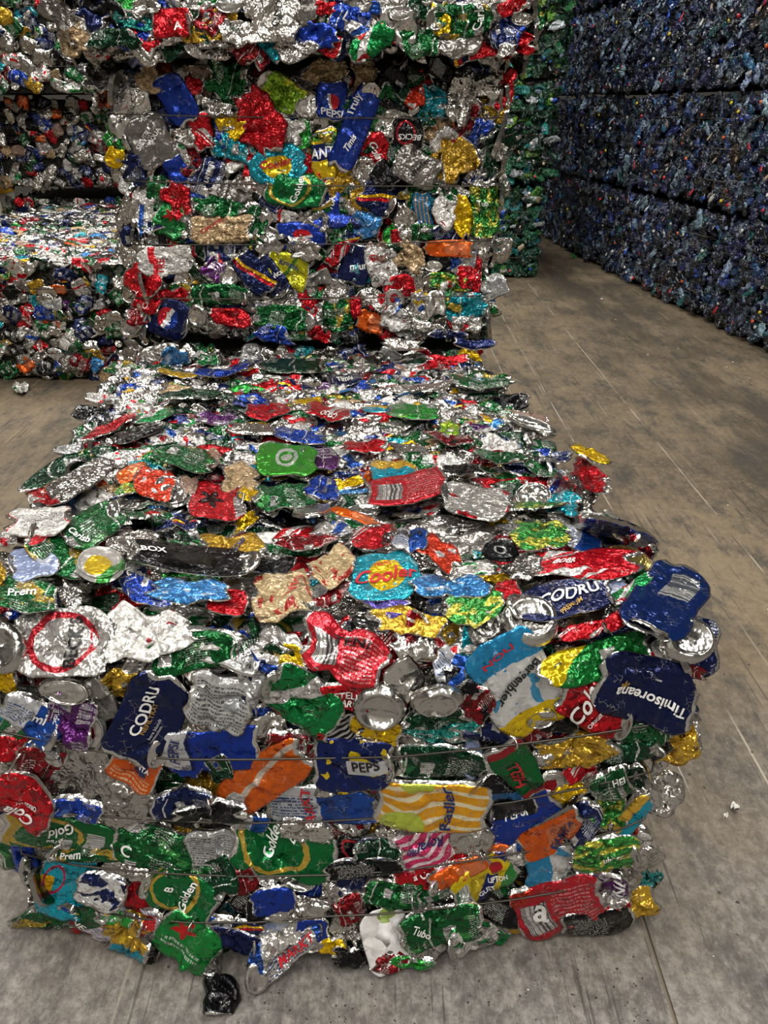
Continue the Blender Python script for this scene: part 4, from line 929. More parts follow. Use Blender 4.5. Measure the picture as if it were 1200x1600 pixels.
# ------------------------------------------------------------------ the stack behind it
def can_bale(lo, hi, sh, label, fronts, lod, nparts, wz, seed, face_sp=(.06, .05), top=False, sides=True, heroes=None, group='bales of crushed cans', dark=None, sc=1.0, side_lod='far', loc=None):
    rnd = random.Random(seed)
    b = root('can_bale', ((lo[0] + hi[0]) / 2, (lo[1] + hi[1]) / 2, lo[2]), label, 'bale', group)
    lumpy_box('compacted_core', (lo[0] + .03, lo[1] + .03, lo[2] + .01), (hi[0] - .03, hi[1] - .03, hi[2] - .02), 'core', b, sh, seed=seed, step=.25)
    n = 0
    if heroes: n = sum(1 for v in place(b, skin((lo[0], lo[1], lo[2] - .12), (hi[0], hi[1], hi[2] + .1), .03, sh), heroes).values() for _ in range(v))
    pts = poisson(rnd, lo, hi, 'front', face_sp[0], face_sp[1], sh, (-.03, .006) if heroes else (-.018, .014), .6 if seed % 2 else 1.2, (-.45, .4))
    if top: pts += poisson(rnd, lo, hi, 'top', face_sp[0] * 1.1, face_sp[1], sh, (-.01, .02), .4, (-.05, .5))
    for p in pts: p[0][2] = min(max(p[0][2], lo[2] + .04 * max(sc, 1)), hi[2] + (.015 if top else -.035))
    st_ = []
    if fronts:
        pts.sort(key=lambda p: math.dist(p[0], (0, 0, CAMH)))
        k = max(0, nparts - n); rnd2 = random.Random(seed + 1)
        if nparts: rnd2.shuffle(pts) if not heroes else None
        scatter(b, pts[:k], lod, rnd, sc=sc); scatter(b, pts[k:], lod, rnd, st_, sc=sc)
    else: scatter(b, pts, lod, rnd, st_, sc=sc)
    if sides:
        for f_ in sides if isinstance(sides, tuple) else ('left', 'right'):
            q = poisson(rnd, lo, hi, f_, .08, .07, sh, (-.02, .012), .5, (-.4, .4))
            for p in q: p[0][2] = max(p[0][2], lo[2] + .035)
            scatter(b, q, side_lod, rnd, st_, sc=1.15)
    join('crushed_can_mass', st_, b)
    if wz: wires(b, lo, hi, sh, wz, out=.035)
    return b
R = [
 (237, 222, 80, 62, 62, 'grey_can', [('SILVER', -10, -2, 9, -62, 'white'), ('AQUA', 6, -10, 9, -62, 'white')], 'smooth'), (205, 175, 56, 74, 10, 'silver_smooth', [], 'can'), (212, 152, 34, 24, 0, 'silver', [], 'lid'),
 (277, 155, 82, 48, 62, 'blue_plain', [], 'can'), (180, 155, 38, 34, 70, 'orange', [], 'foil'), (187, 215, 42, 36, 20, 'green_bright', [], 'foil'), (180, 247, 30, 32, 0, 'yellow', [], 'foil'),
 (213, 265, 46, 44, 40, 'navy', [], 'foil'), (316, 205, 58, 32, 80, 'red_white', [], 'can'), (365, 232, 66, 42, 10, 'teal', [], 'foil'), (360, 195, 50, 34, 10, 'yellow', [], 'foil'), (405, 190, 104, 62, 55, 'red', [], 'foil'),
 (357, 125, 62, 50, 10, 'green', [], 'foil'), (315, 160, 46, 32, 20, 'silver', [], 'foil'), (277, 267, 42, 34, 60, 'blue_plain', [], 'can'), (325, 270, 50, 44, 10, 'navy', [('UNTEN', 2, 0, 7, -80, 'white')], 'can'),
 (280, 310, 58, 40, 50, 'red', [], 'foil'), (270, 345, 56, 50, 20, 'star_green', [], 'can'), (345, 323, 80, 28, 2, 'green', [], 'foil'), (347, 358, 94, 42, -2, 'tan_plain', [('CIPOTTI', -14, -6, 7, -30, 'red')], 'can'),
 (225, 330, 30, 64, -10, 'silver_blue', [], 'can'), (197, 340, 30, 60, 10, 'silver', [], 'foil'), (245, 370, 34, 30, 0, 'black_text', [], 'can'),
 (240, 125, 44, 40, 30, 'tan_plain', [], 'foil'), (160, 110, 48, 60, 10, 'silver_dull', [], 'foil'), (250, 85, 36, 24, 10, 'silver_smooth', [], 'lid'), (220, 90, 28, 30, 0, 'pale_blue', [], 'foil'),
 (300, 120, 40, 50, 30, 'white', [], 'foil'), (302, 135, 30, 28, 40, 'red', [], 'foil'), (150, 150, 26, 40, 0, 'silver', [], 'foil'),
 (508, 112, 66, 40, -8, 'tan_plain', [], 'foil'), (575, 118, 50, 40, 80, 'tan_plain', [], 'foil'), (617, 137, 88, 48, 88, 'black_plain', [('TEA', 16, -32, 8, 180, 'white')], 'foil'),
 (440, 145, 66, 48, 40, 'lime', [], 'can'), (480, 164, 34, 36, 0, 'silver_smooth', [], 'lid'), (555, 200, 134, 42, -68, 'blue_plain', [('Truly', -2, -34, 16, -64, 'white'), ('Timis', -8, 22, 10, -60, 'white')], 'smooth'),
 (520, 158, 60, 48, 88, 'pepsi', [('PEPSI', 0, 18, 12, 5, 'white')], 'smooth'), (514, 133, 34, 16, -10, 'silver_smooth', [], 'lid'),
 (507, 240, 80, 38, 90, 'fanta', [('FANTA', 0, -2, 17, 0, 'white', .75)], 'smooth'), (475, 210, 46, 26, 85, 'green_bright', [], 'can'), (435, 258, 84, 54, -8, 'cooler', [('Cooler', 0, -4, 12, -8, 'red', 1.1, .3)], 'can'),
 (588, 235, 56, 46, 45, 'red', [('Cola', 0, 0, 12, 60, 'white', 1, .3)], 'can'), (570, 190, 44, 40, 10, 'yellow', [], 'foil'), (637, 208, 48, 46, 0, 'becks_black', [('BECKS', 2, 6, 9, 180, 'white')], 'can'), (570, 266, 36, 38, 0, 'silver', [], 'end'),
 (600, 275, 44, 36, 40, 'black_plain', [], 'can'), (650, 262, 70, 52, 28, 'silver_dull', [('Werfen', 6, -2, 9, -48, 'black')], 'smooth'), (630, 245, 40, 36, 0, 'silver', [], 'foil'), (715, 245, 58, 48, -20, 'gold', [], 'foil'),
 (678, 160, 56, 44, 80, 'teal', [], 'foil'), (650, 150, 30, 30, 10, 'red_orange', [], 'foil'), (720, 155, 80, 44, 88, 'silver', [], 'foil'), (760, 133, 38, 38, 0, 'silver', [], 'foil'), (690, 110, 44, 30, 30, 'black_text', [], 'can'),
 (740, 112, 50, 22, -20, 'navy', [], 'can'), (732, 185, 62, 24, -60, 'red_dark', [], 'can'), (755, 200, 34, 28, 10, 'blue', [], 'foil'), (780, 220, 40, 50, 60, 'green_dark', [], 'can'), (790, 140, 20, 60, 10, 'red', [], 'foil'),
 (462, 297, 90, 50, 5, 'golden2', [('Golden', 4, -6, 11, -75, 'white')], 'can'), (525, 328, 54, 52, 18, 'blue_plain', [('TUNA', -6, -14, 8, -70, 'white')], 'can'), (553, 335, 50, 28, 80, 'silver', [], 'can'), (570, 350, 48, 42, 10, 'blue_light', [], 'can'),
 (590, 310, 54, 44, 30, 'stripe_navy', [], 'can'), (660, 330, 60, 28, 85, 'monster', [], 'smooth'), (632, 345, 54, 30, 80, 'silver', [], 'foil'), (663, 362, 44, 26, 0, 'green', [], 'can'), (697, 330, 40, 44, 10, 'white', [], 'foil'),
 (722, 335, 70, 24, 88, 'yellow', [], 'foil'), (755, 330, 82, 42, 88, 'green_yellow', [('Tub', -4, -14, 8, -10, 'white')], 'can'), (425, 315, 36, 24, 30, 'navy', [], 'can'), (400, 345, 40, 40, 20, 'green', [], 'can'), (440, 335, 50, 20, 20, 'white_print', [], 'can'),
 (473, 367, 74, 42, -4, 'pepsi', [], 'smooth'), (425, 378, 50, 40, 0, 'silver_smooth', [], 'foil'), (530, 370, 24, 20, 0, 'green', [], 'foil'),
 (262, 405, 84, 44, -4, 'white_print', [('TRE', -8, 6, 10, -88, 'red')], 'can'), (298, 395, 18, 22, 0, 'red', [], 'foil'), (212, 395, 40, 40, 0, 'silver', [], 'foil'), (228, 438, 56, 44, 42, 'red', [], 'can'), (286, 436, 30, 29, 0, 'silver_smooth', [], 'end'),
 (345, 395, 50, 34, 0, 'navy', [], 'can'), (357, 430, 30, 30, 10, 'silver_smooth', [], 'end'), (345, 458, 88, 32, 2, 'green', [], 'can'), (335, 420, 36, 30, 30, 'purple', [], 'foil'), (270, 460, 50, 20, 0, 'red', [], 'foil'),
 (263, 497, 70, 58, 22, 'pepsi_navy', [('PEPSI', 2, 0, 7, -78, 'white', .9)], 'smooth'), (235, 470, 40, 30, 30, 'red', [('Coc', 0, 0, 8, -60, 'white')], 'can'), (205, 463, 26, 20, 0, 'silver', [], 'lid'), (208, 510, 28, 30, 40, 'silver_smooth', [], 'end'),
 (310, 492, 30, 32, 30, 'silver_smooth', [], 'end'), (362, 495, 64, 26, 12, 'red', [], 'foil'), (335, 510, 40, 22, 20, 'silver', [], 'foil'), (215, 495, 34, 24, 0, 'red_dark', [], 'can'),
 (398, 425, 74, 40, 50, 'stripe_navy', [], 'smooth'), (450, 420, 66, 52, 15, 'yellow_lime', [('Krusch', 2, -8, 8, 30, 'navy')], 'smooth'), (425, 432, 70, 36, 52, 'navy_plain', [('Krusovice', 0, 4, 9, -45, 'white')], 'smooth'),
 (480, 390, 44, 30, 0, 'silver', [], 'foil'), (500, 398, 34, 26, 0, 'green', [], 'foil'), (530, 395, 46, 20, -50, 'red_white', [], 'can'), (545, 375, 26, 30, 30, 'stripe_navy', [], 'can'),
 (557, 412, 62, 46, -80, 'navy_plain', [('mium', 6, 2, 10, -12, 'white')], 'smooth'), (500, 432, 40, 26, 0, 'grey_can', [], 'foil'), (525, 450, 34, 28, 0, 'silver', [], 'end'), (492, 448, 28, 22, 10, 'silver_smooth', [], 'lid'),
 (597, 415, 62, 44, 85, 'white', [('GU', -8, -14, 10, 0, 'red')], 'can'), (590, 395, 30, 34, 0, 'brown', [], 'foil'), (625, 448, 50, 38, -10, 'red', [], 'can'), (640, 405, 50, 44, 20, 'tan_plain', [], 'foil'), (620, 385, 20, 50, 0, 'red', [], 'can'),
 (700, 388, 72, 26, 2, 'orange', [], 'can'), (693, 402, 34, 30, 30, 'blue', [], 'can'), (677, 415, 26, 16, 0, 'silver_smooth', [], 'lid'), (717, 410, 44, 44, 30, 'silver_blue', [], 'foil'), (730, 432, 32, 30, 0, 'red', [], 'foil'),
 (700, 440, 66, 26, 10, 'green_yellow', [], 'can'), (652, 438, 20, 40, 0, 'silver', [], 'foil'), (725, 477, 64, 40, -4, 'teal', [], 'foil'), (680, 472, 30, 32, 0, 'silver_smooth', [], 'foil'), (657, 463, 20, 18, 0, 'yellow', [], 'foil'), (616, 465, 28, 28, 0, 'lid_red', [], 'lid'),
 (442, 495, 88, 36, 2, 'green', [], 'can'), (528, 492, 52, 44, 85, 'green_gold', [], 'can'), (578, 504, 40, 36, 10, 'orange', [], 'foil'), (617, 497, 44, 34, 0, 'white', [], 'foil'), (488, 475, 52, 26, 55, 'red', [], 'foil'), (458, 465, 30, 24, 0, 'silver', [], 'foil'),
 (556, 480, 18, 34, 0, 'red', [], 'can'), (590, 470, 30, 24, 0, 'red_white', [], 'can'), (655, 490, 30, 30, 20, 'silver', [], 'lid'), (670, 510, 50, 20, 20, 'silver', [], 'foil'), (730, 505, 46, 22, 0, 'silver_red', [], 'foil'), (700, 520, 60, 14, 0, 'navy', [], 'can'),
 (500, 520, 40, 20, 20, 'red', [], 'foil'), (430, 522, 60, 24, 10, 'blue', [], 'foil'), (470, 522, 30, 20, 0, 'silver', [], 'foil'),
 (745, 425, 14, 60, 4, 'red', [], 'can'), (757, 390, 20, 50, 5, 'silver', [], 'foil'), (755, 275, 50, 30, -20, 'silver', [], 'foil'), (770, 260, 30, 40, 0, 'green_dark', [], 'foil'),
 (400, 290, 50, 26, 20, 'silver', [], 'foil'), (395, 265, 26, 50, 0, 'red', [], 'foil'), (350, 300, 40, 18, 10, 'white', [], 'foil'), (245, 300, 30, 50, 0, 'green', [], 'can'), (345, 170, 40, 22, 0, 'silver', [], 'foil'), (450, 205, 46, 40, 10, 'white', [], 'foil'), (530, 265, 40, 30, 20, 'yellow', [], 'foil'),
]
T3 = [
 (271, 35, 60, 44, -4, 'red', [('A', 10, 4, 13, -20, 'white')], 'smooth'), (210, 30, 60, 34, 20, 'teal_foil', [], 'foil'), (145, 20, 50, 44, 30, 'navy_plain', [], 'foil'), (185, 62, 80, 26, 4, 'green_dark', [], 'foil'), (230, 12, 40, 26, 0, 'silver', [], 'foil'),
 (120, 35, 30, 36, 0, 'silver_dull', [], 'lid'), (130, 60, 40, 26, 60, 'tan_plain', [], 'foil'), (330, 30, 44, 40, 30, 'red_dark', [], 'can'), (345, 58, 60, 30, -10, 'green_dark', [], 'foil'), (370, 50, 44, 40, 20, 'silver', [], 'foil'), (360, 8, 40, 26, 0, 'silver_smooth', [], 'lid'), (315, 8, 40, 20, 0, 'silver_smooth', [], 'lid'),
 (428, 38, 72, 76, 10, 'silver', [('CIDO', 4, -4, 12, -80, 'black')], 'foil'), (480, 20, 30, 40, 30, 'grey_can', [], 'can'), (495, 55, 70, 40, 18, 'blue_plain', [], 'foil'), (548, 30, 66, 38, 10, 'blue', [('L', -6, -4, 14, 20, 'white')], 'can'), (510, 14, 40, 26, 0, 'red', [], 'foil'), (562, 50, 50, 22, 30, 'silver_blue', [], 'can'),
 (580, 68, 78, 36, -40, 'green_white', [], 'can'), (605, 30, 24, 44, 10, 'silver_smooth', [], 'smooth'), (632, 45, 52, 36, 88, 'silver_smooth', [], 'can'), (626, 22, 36, 22, -10, 'silver_smooth', [], 'lid'), (612, 60, 50, 16, 10, 'red', [], 'can'), (655, 65, 60, 40, 10, 'green', [], 'foil'), (660, 15, 46, 30, 0, 'green_dark', [], 'foil'),
 (722, 34, 90, 52, -4, 'green_gold', [('Carls', 22, -4, 14, -88, 'white')], 'can'), (687, 32, 50, 26, 80, 'yellow', [], 'foil'), (720, 72, 54, 30, -10, 'silver_dull', [], 'foil'), (765, 40, 30, 50, 0, 'black_plain', [], 'can'), (785, 60, 40, 30, -20, 'navy', [], 'can'), (800, 12, 50, 22, -20, 'red', [], 'can'), (815, 30, 30, 20, 0, 'silver', [], 'lid'), (790, 80, 30, 22, 0, 'silver', [], 'foil'), (780, 14, 36, 24, 0, 'silver_smooth', [], 'end'),
 (395, 10, 30, 30, 0, 'silver', [], 'foil'), (465, 70, 60, 20, 10, 'silver', [], 'foil'), (300, 60, 44, 20, 5, 'gold', [], 'foil'), (270, 62, 30, 14, 0, 'silver', [], 'foil'), (575, 12, 40, 20, 0, 'blue_white', [], 'can'),
]
can_bale((-.82, 2.70, 0), (.34, 4.1, .74), (0, 0), 'bottom can bale of the rear stack, directly behind the near bale and mostly hidden', False, 'mid', 0, (.15, .3, .45, .6), 21, sides=('right', 'left'))
can_bale((-.83, 2.68, .78), (.365, 4.1, 1.60), (0, 0), 'upright wall-like can bale at the middle of the rear stack, behind the near bale', True, 'near', 297, None, 22, heroes=R, face_sp=(.058, .05), sides=('right', 'left'))
mid_b = [o for o in bpy.data.objects if o.name.startswith('can_bale')][-1]
for px in ((165, 178, 785, 184), (200, 283, 785, 291), (195, 382, 765, 376), (200, 466, 748, 462)):
    q = []
    for i in range(13):
        u = i / 12; x = px[0] + (px[2] - px[0]) * u; y = px[1] + (px[3] - px[1]) * u + 3 * math.sin(math.pi * u)
        p = hit_y(x, y, 2.645); q.append(tuple(p))
    z0, z1 = q[0][2], q[-1][2]
    q += [(.40, 2.74, z1), (.40, 4.1, z1), (.35, 4.13, z1), (-.82, 4.13, z0), (-.865, 4.1, z0), (-.865, 2.74, z0)]
    tube('baling_wire', q, .0021, 'wire', bpy.data.objects['can_bale.002'], closed=True)
can_bale((-.90, 2.54, 1.62), (.42, 4.1, 2.45), (0, 0), 'overhanging can bale on top of the rear stack, cut by the top of the picture', True, 'near', 200, (1.84, 2.1, 2.3), 23, heroes=T3, face_sp=(.06, .055), sides=('right', 'left'))

# ------------------------------------------------------------------ can bales at the left
can_bale((-2.75, 4.62, 0), (-1.0, 6.05, .70), (0, 0), 'can bale low at the left edge, front row, with bright top and shaded front face', True, 'mid', 290, (.18, .38, .56), 31, face_sp=(.075, .062), top=True, sides=('right',), sc=1.05)
can_bale((-3.0, 6.22, 0), (-1.1, 7.45, .72), (0, 0), 'low can bale at the left, second row, only its top showing', True, 'far', 200, (.3, .5), 32, face_sp=(.09, .08), top=True, sides=(), sc=1.15)
for k, (y0, z0, z1, nm, s_) in enumerate(((7.68, 0, .76, 'can bale at the far left behind the low ones, bottom of its stack', 1.0), (7.64, .85, 1.58, 'can bale at the far left, second layer of the far stack', 1.0), (7.25, 1.60, 2.5, 'dark overhanging can bale at the top left corner, top of the far stack', 1.4))):
    can_bale((-3.5 - .25 * (k == 2), y0, z0), (-1.0, y0 + 1.3, z1), (0, 0), nm, True, 'far', 290, (z0 + .2, z0 + .42, z0 + .62), 41 + k, face_sp=(.095 * s_ ** .5, .072 * s_ ** .5), sides=('left',), sc=1.15 * s_)

# ------------------------------------------------------------------ pressed bottles
def pet(name, c, rough=.1, crk=.95, al=1.0):
    mt, t, bs = new_mat(name)
    oi = t.node('ShaderNodeObjectInfo').outputs['Random']
    hs = t.node('ShaderNodeHueSaturation'); hs.inputs['Color'].default_value = lin(c)
    t.put(hs.inputs['Value'], t.m('ADD', .55, t.m('MULTIPLY', oi, .9))); t.put(hs.inputs['Hue'], t.m('ADD', .47, t.m('MULTIPLY', t.m('FRACT', t.m('MULTIPLY', oi, 13.0)), .06)))
    t.put(bs.inputs['Base Color'], hs.outputs[0]); bs.inputs['Roughness'].default_value = rough
    bs.inputs['IOR'].default_value = 1.58; bs.inputs['Coat Weight'].default_value = .6; bs.inputs['Coat Roughness'].default_value = .08
    bs.inputs['Transmission Weight'].default_value = al
    n_, _ = crinkled(t, crk); t.put(bs.inputs['Normal'], n_); t.put(bs.inputs['Coat Normal'], n_)
    MATS[name] = mt
for a, b, al in (('pet_navy', '1c2b4a', .0), ('pet_blue', '24487a', .0), ('pet_dark', '1a2028', .0), ('pet_clear', '46545f', .0), ('pet_teal', '1f5a5c', .0), ('pet_light', '7c94a8', .0),
                 ('pet_brown', '352a24', .0), ('pet_green', '0f5a34', .0), ('pet_green_dark', '0a3420', .0), ('pet_aqua', '1c7a78', .0), ('pet_lime', '5a8a24', .0), ('pet_white', 'b4bcc0', .0)):
    pet(a, b, al=al)
for a, b in (('cap_white', 'cfcdc8'), ('cap_blue', '1c48a8'), ('cap_red', 'c01c28'), ('cap_orange', 'd8642a'), ('cap_yellow', 'd4c01c'), ('cap_pink', 'c83c70'), ('label_glint_white', 'b9b7b2'), ('label_glint_tan', '9c8a72'), ('label_red', 'a02430')): simple(a, b, 0, .35)  # white and tan label tones also paint the bottles' glints
BOT = []
for i in range(9):
    x, y, h, T0 = crush(300 + i, 11, 7, ['can', 'foil', 'smooth'][i % 3])
    neck = np.clip((x - .45) / .5, 0, 1); yy = y * (1 - .7 * neck)
    X = np.stack([x * .075, yy * .034, h * 1.8 + .014 * np.abs(np.sin(x * (3 + i % 4)))], -1)
    BOT.append(sheet_mesh('crushed_bottle', X, np.array([0, 0, 1.0]), 0, [MATS['pet_navy']], skirt=.022))
PROTO['bottle'] = BOT
V, Fc, UV = lid_grid(5, [(0, .0), (.8, .0), (1.0, -.12), (1.05, -.9), (1.08, -1.0)], np.array([.013, 0, 0]), np.array([0, .013, 0]), np.array([0, 0, 1.0]), .014, nseg=10, crush_=.2)
PROTO['cap'] = [mesh_from('bottle_cap', V, Fc, [MATS['cap_white']], uvs=UV)]
x, y, h, T0 = crush(77, 6, 5, 'foil'); PROTO['label'] = [sheet_mesh('label_glint_scrap', np.stack([x * .05, y * .03, h], -1), np.array([0, 0, 1.0]), 0, [MATS['label_glint_white']], skirt=.003)]
BLUEP = ['pet_navy'] * 7 + ['pet_blue'] * 3 + ['pet_dark'] * 8 + ['pet_clear'] * 7 + ['pet_teal'] * 1 + ['pet_light'] * 3 + ['pet_brown'] * 2
GREENP = ['pet_green'] * 5 + ['pet_green_dark'] * 7 + ['pet_aqua'] * 2 + ['pet_lime'] * 1 + ['pet_dark'] + ['pet_white']
GREYP = ['pet_dark'] * 6 + ['pet_clear'] * 4 + ['pet_brown'] * 3 + ['pet_navy'] * 2
def frame(p, n, e1, spin, tilt, k):
    n = Vector(n).normalized(); e1 = Vector(e1).normalized(); e2 = n.cross(e1)
    R_ = Matrix((e1, e2, n)).transposed().to_4x4() @ Matrix.Rotation(tilt, 4, 'X') @ Matrix.Rotation(spin, 4, 'Z')
    return Matrix.Translation(Vector(p)) @ R_ @ Matrix.Scale(k, 4)
def bottle_bale(name, lo, hi, sh, face, label, group, palette, seed, sp=(.11, .075), other=(), light=.10):
    rnd = random.Random(seed)
    b = root(name, ((lo[0] + hi[0]) / 2 + sh[0] * ((lo[1] + hi[1]) / 2 - sh[1]), (lo[1] + hi[1]) / 2, lo[2]), label, 'bale', group)
    lumpy_box('compacted_core', (lo[0] + .05, lo[1] + .03, lo[2] + .02), (hi[0] - .03, hi[1] - .03, hi[2] - .02), 'core', b, sh, seed=seed, step=.3)
    def put(kind, nm, q, mats, i=0):
        k = (kind, i, mats)
        if k not in MESHVAR:
            me = PROTO[kind][i].copy(); me.materials[0] = MATS[mats]; MESHVAR[k] = me
            if len(me.materials) > 1: me.materials[1] = MATS[mats]
        o = bpy.data.objects.new(nm, MESHVAR[k]); COL.objects.link(o); o.parent = b
        o.matrix_basis = Matrix.Translation(-b.location) @ frame(*q)
    def clampz(q):
        for p in q:
            p[0][2] = min(max(p[0][2], lo[2] + rnd.uniform(.06, .09)), hi[2] - rnd.uniform(.035, .07))
            if face == 'left': p[0][1] = min(max(p[0][1], lo[1] + .05), hi[1] - .05)
        return q
    q = clampz(poisson(rnd, lo, hi, face, sp[0], sp[1], sh, (-.01, .05), 5, (-.6, .6)))
    for p in q[:299]:
        p = list(p); p[3] = rnd.gauss(math.pi / 2, .7) if rnd.random() < .6 else rnd.uniform(0, 6.28)
        put('bottle', 'crushed_bottle', tuple(p), rnd.choice(palette), rnd.randrange(9))
    for kind, nm, num, mats in (('cap', 'bottle_cap', 14, ('cap_white', 'cap_white', 'pet_light', 'cap_blue', 'cap_blue', 'cap_red', 'cap_orange', 'cap_yellow')), ('label', 'label_glint_scrap', 26, ('label_glint_white', 'pet_light', 'pet_light', 'label_glint_tan', 'pet_white', 'pet_clear', 'pet_light', 'label_glint_white', 'cap_blue', 'label_glint_tan', 'pet_light', 'label_red'))):  # pale scraps put glints into the colour; the few coloured ones are label bits
        q2 = clampz(poisson(rnd, lo, hi, face, .05, .05, sh, (.045, .085), 5, (-.6, .6))); rnd.shuffle(q2)
        for p in q2[:num]:
            put(kind, nm, p[:5] + (p[5] * (1 if kind == 'cap' else rnd.uniform(.25, .8)),), rnd.choice(mats))
    st_ = []
    for p in clampz(poisson(rnd, lo, hi, face, .10, .062, sh, (-.03, .03), 5, (-.9, .9))): st_.append((BOT[rnd.randrange(9)], frame(*p), rnd.choice(palette)))
    for f_ in other:
        for p in clampz(poisson(rnd, lo, hi, f_, .13, .09, sh, (-.01, .04), 5, (-.6, .6))):
            st_.append((BOT[rnd.randrange(9)], frame(*p), rnd.choice(palette)))
    join('crushed_bottle_mass', st_, b, edge=palette[0])
    w_ = []
    for z in (lo[2] + .2, lo[2] + .42, lo[2] + .62):
        if face == 'left': w_ = [(lo[0] - .07, lo[1] + .01, z), (lo[0] - .075, (lo[1] + hi[1]) / 2, z), (lo[0] - .07, hi[1] - .01, z), (hi[0], hi[1] - .01, z), (hi[0], lo[1] + .01, z)]
        else: w_ = [(lo[0], lo[1] - .07, z), (hi[0], lo[1] - .07, z), (hi[0] + .06, lo[1], z), (hi[0] + .06, hi[1], z), (lo[0], hi[1], z)]
        tube('baling_wire', [(x_ + sh[0] * (y_ - sh[1]), y_, z_) for x_, y_, z_ in w_], .003, 'wire', b, closed=True)
    return b
WS = (-.102, 5.2); ORD = ('nearest', 'second nearest', 'third nearest', 'third farthest', 'second farthest', 'farthest')
LAY = ('bottom layer', 'second layer', 'third layer', 'top layer')
for k in range(6):
    y0 = 3.95 + 1.14 * k
    for j in range(4 if k > 2 else 3):
        dx = random.Random(k * 7 + j).uniform(-.03, .04)
        bottle_bale('bottle_bale', (2.68 + dx, y0, .81 * j), (3.8, y0 + 1.11, .81 * j + .79), WS, 'left', 'dark blue bottle bale, %s of the right-hand wall, %s column' % (LAY[j], ORD[k]), 'dark blue bottle bales of the right-hand wall', BLUEP, 500 + k * 10 + j, other=('front',) if k == 0 else ())
for j in range(4):
    bottle_bale('bottle_bale', (.75, 10.9, .81 * j), (2.35, 12.0, .81 * j + .79), (0, 0), 'front', 'grey dark bottle bale closing the end of the aisle, %s' % LAY[j], 'grey bottle bales at the aisle end', GREYP, 600 + j, sp=(.13, .09))
for j in range(3):
    bottle_bale('bottle_bale', (.55, 7.92, .86 * j), (1.50 + .05 * j, 9.1, .86 * j + .84), (0, 0), 'front', 'green plastic bottle bale, %s of the stack between cans and blue wall' % LAY[j], 'green bottle bales', GREENP, 700 + j, other=('right',))

# ------------------------------------------------------------------ loose pieces on the floor
def loose(name, px, py, ln, wd, ang, mat, label, cat, style='can', seed=1, z=.012, k=1.0):
    C = hit_z(px, py, z); e = 5
    ex = (hit_z(px + e, py, z) - hit_z(px - e, py, z)) / (2 * e); ey = (hit_z(px, py + e, z) - hit_z(px, py - e, z)) / (2 * e)
    ca, sa = math.cos(math.radians(ang)), math.sin(math.radians(ang))
    A = (ex * ca + ey * sa) * ln / 2; B = (-ex * sa + ey * ca) * wd / 2
    x, y, h, T0 = crush(seed, 16, 14, style)
    X = x[..., None] * A + y[..., None] * B + (h * k)[..., None] * np.array([0, 0, 1.0])
    lowest = X[..., 2].min(); X[..., 2] -= lowest - .004
    me = sheet_mesh(name, X, np.array([0, 0, 1.0]), 0, [MATS[mat]], skirt=.003)
    mn = min(v.co.z for v in me.vertices); o = link(name, me, None, (C[0], C[1], -mn)); o['label'] = label; o['category'] = cat; return o
o = loose('crushed_can', 346, 1555, 62, 56, 88, 'black_plain', 'small crushed black can alone on the floor in front of the near bale', 'can', 'can', 901, k=2.2)
V, Fc, UV = lid_grid(31, LIDP, np.array([.012, 0, 0]), np.array([0, .02, 0]), np.array([0, 0, 1.0]), .004)
loose('green_scrap', 1006, 1405, 34, 30, 20, 'pet_aqua', 'dark green crumpled plastic piece on the floor beside the right corner of the near bale', 'scrap', 'foil', 902, k=2.5)
loose('foil_scrap', 34, 609, 26, 14, -10, 'silver_green', 'small foil scrap on the floor at left, in front of the low can bale', 'scrap', 'foil', 903, k=2)
simple('chip_white', 'd8d6d0', 0, .6); simple('chip_dark', '1b1917', 0, .8)
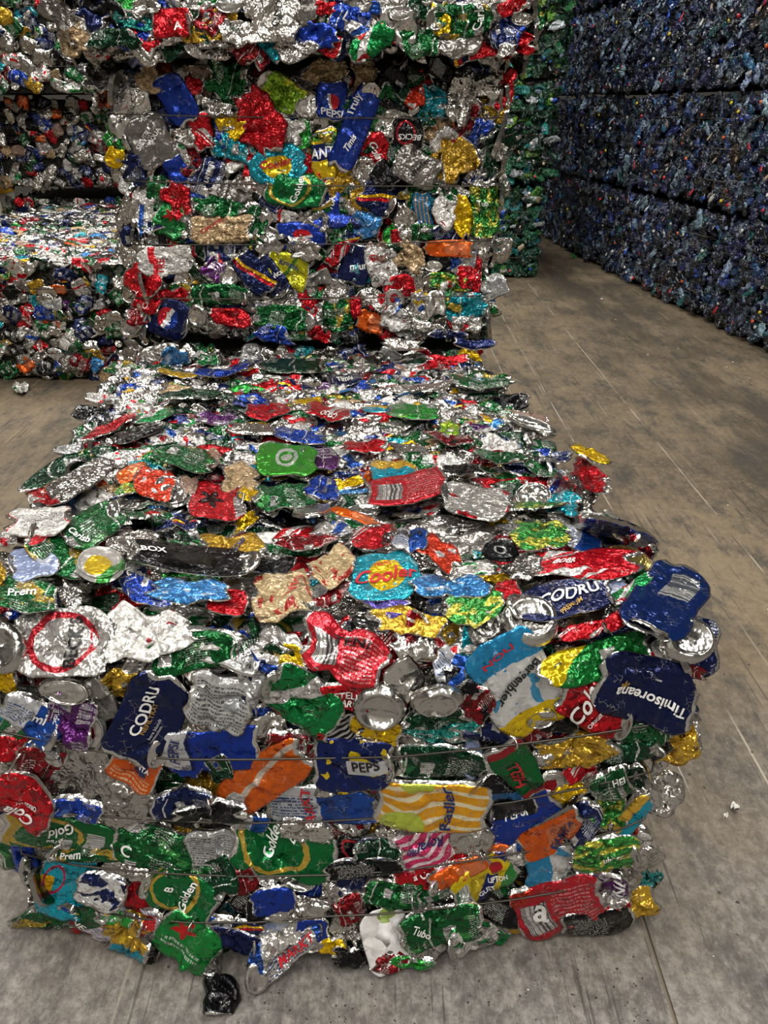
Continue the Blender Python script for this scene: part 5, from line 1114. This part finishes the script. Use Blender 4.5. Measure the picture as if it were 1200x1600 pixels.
loose('paper_scrap', 1148, 1262, 12, 9, 30, 'chip_white', 'white paper flake on the floor at right, the larger of two', 'scrap', 'foil', 904)
loose('paper_scrap', 1133, 1278, 7, 6, 0, 'chip_white', 'tiny white flake on the floor at right, the smaller of two', 'scrap', 'foil', 905)
loose('green_scrap', 897, 399, 12, 5, 10, 'green_bright', 'tiny bright green scrap on the floor beside the far blue bales', 'scrap', 'foil', 906)
def chips(name, mat, spots, seed):
    rnd = random.Random(seed); bm = bmesh.new()
    for (x, y, s_) in spots:
        m_ = Matrix.Translation((x, y, s_ * .3)) @ Matrix.Rotation(rnd.uniform(0, 6), 4, 'Z') @ Matrix.Diagonal((s_, s_ * rnd.uniform(.4, 1), s_ * .5, 1))
        bmesh.ops.create_icosphere(bm, subdivisions=1, radius=.6, matrix=m_)
    me = bpy.data.meshes.new(name); bm.to_mesh(me); bm.free(); me.materials.append(MATS[mat])
    return link(name, me, kind='stuff')
rc = random.Random(5)
sp_ = []
for _ in range(130):
    p = hit_z(rc.uniform(340, 1020), rc.uniform(1470, 1600), 0); sp_.append((p[0], p[1], rc.uniform(.0015, .0042)))
for _ in range(120):
    p = (rc.uniform(-2, 2), rc.uniform(.3, 7)); sp_.append((p[0], p[1], rc.uniform(.002, .004)))
o = chips('black_grit', 'chip_dark', [s for s in sp_ if not (-.95 < s[0] < .6 and .97 < s[1] < 2.7)], 1); o['label'] = 'black grit scattered over the concrete floor'; o['category'] = 'grit'
sp_ = [tuple(hit_z(px, py, 0)[:2]) + (s_,) for px, py, s_ in ((940, 468, .02), (962, 500, .012), (1060, 545, .008), (1145, 567, .014), (1135, 574, .01), (1170, 592, .01), (1012, 555, .012), (1137, 790, .006), (1200, 953, .006), (825, 1547, .004), (1033, 1325, .004), (520, 1570, .002))]
for _ in range(60): sp_.append((rc.uniform(.6, 2.2), rc.uniform(.8, 7), rc.uniform(.001, .003)))
o = chips('white_flakes', 'chip_white', sp_, 2); o['label'] = 'white flakes scattered on the aisle floor'; o['category'] = 'litter'
bpy.context.view_layer.update()
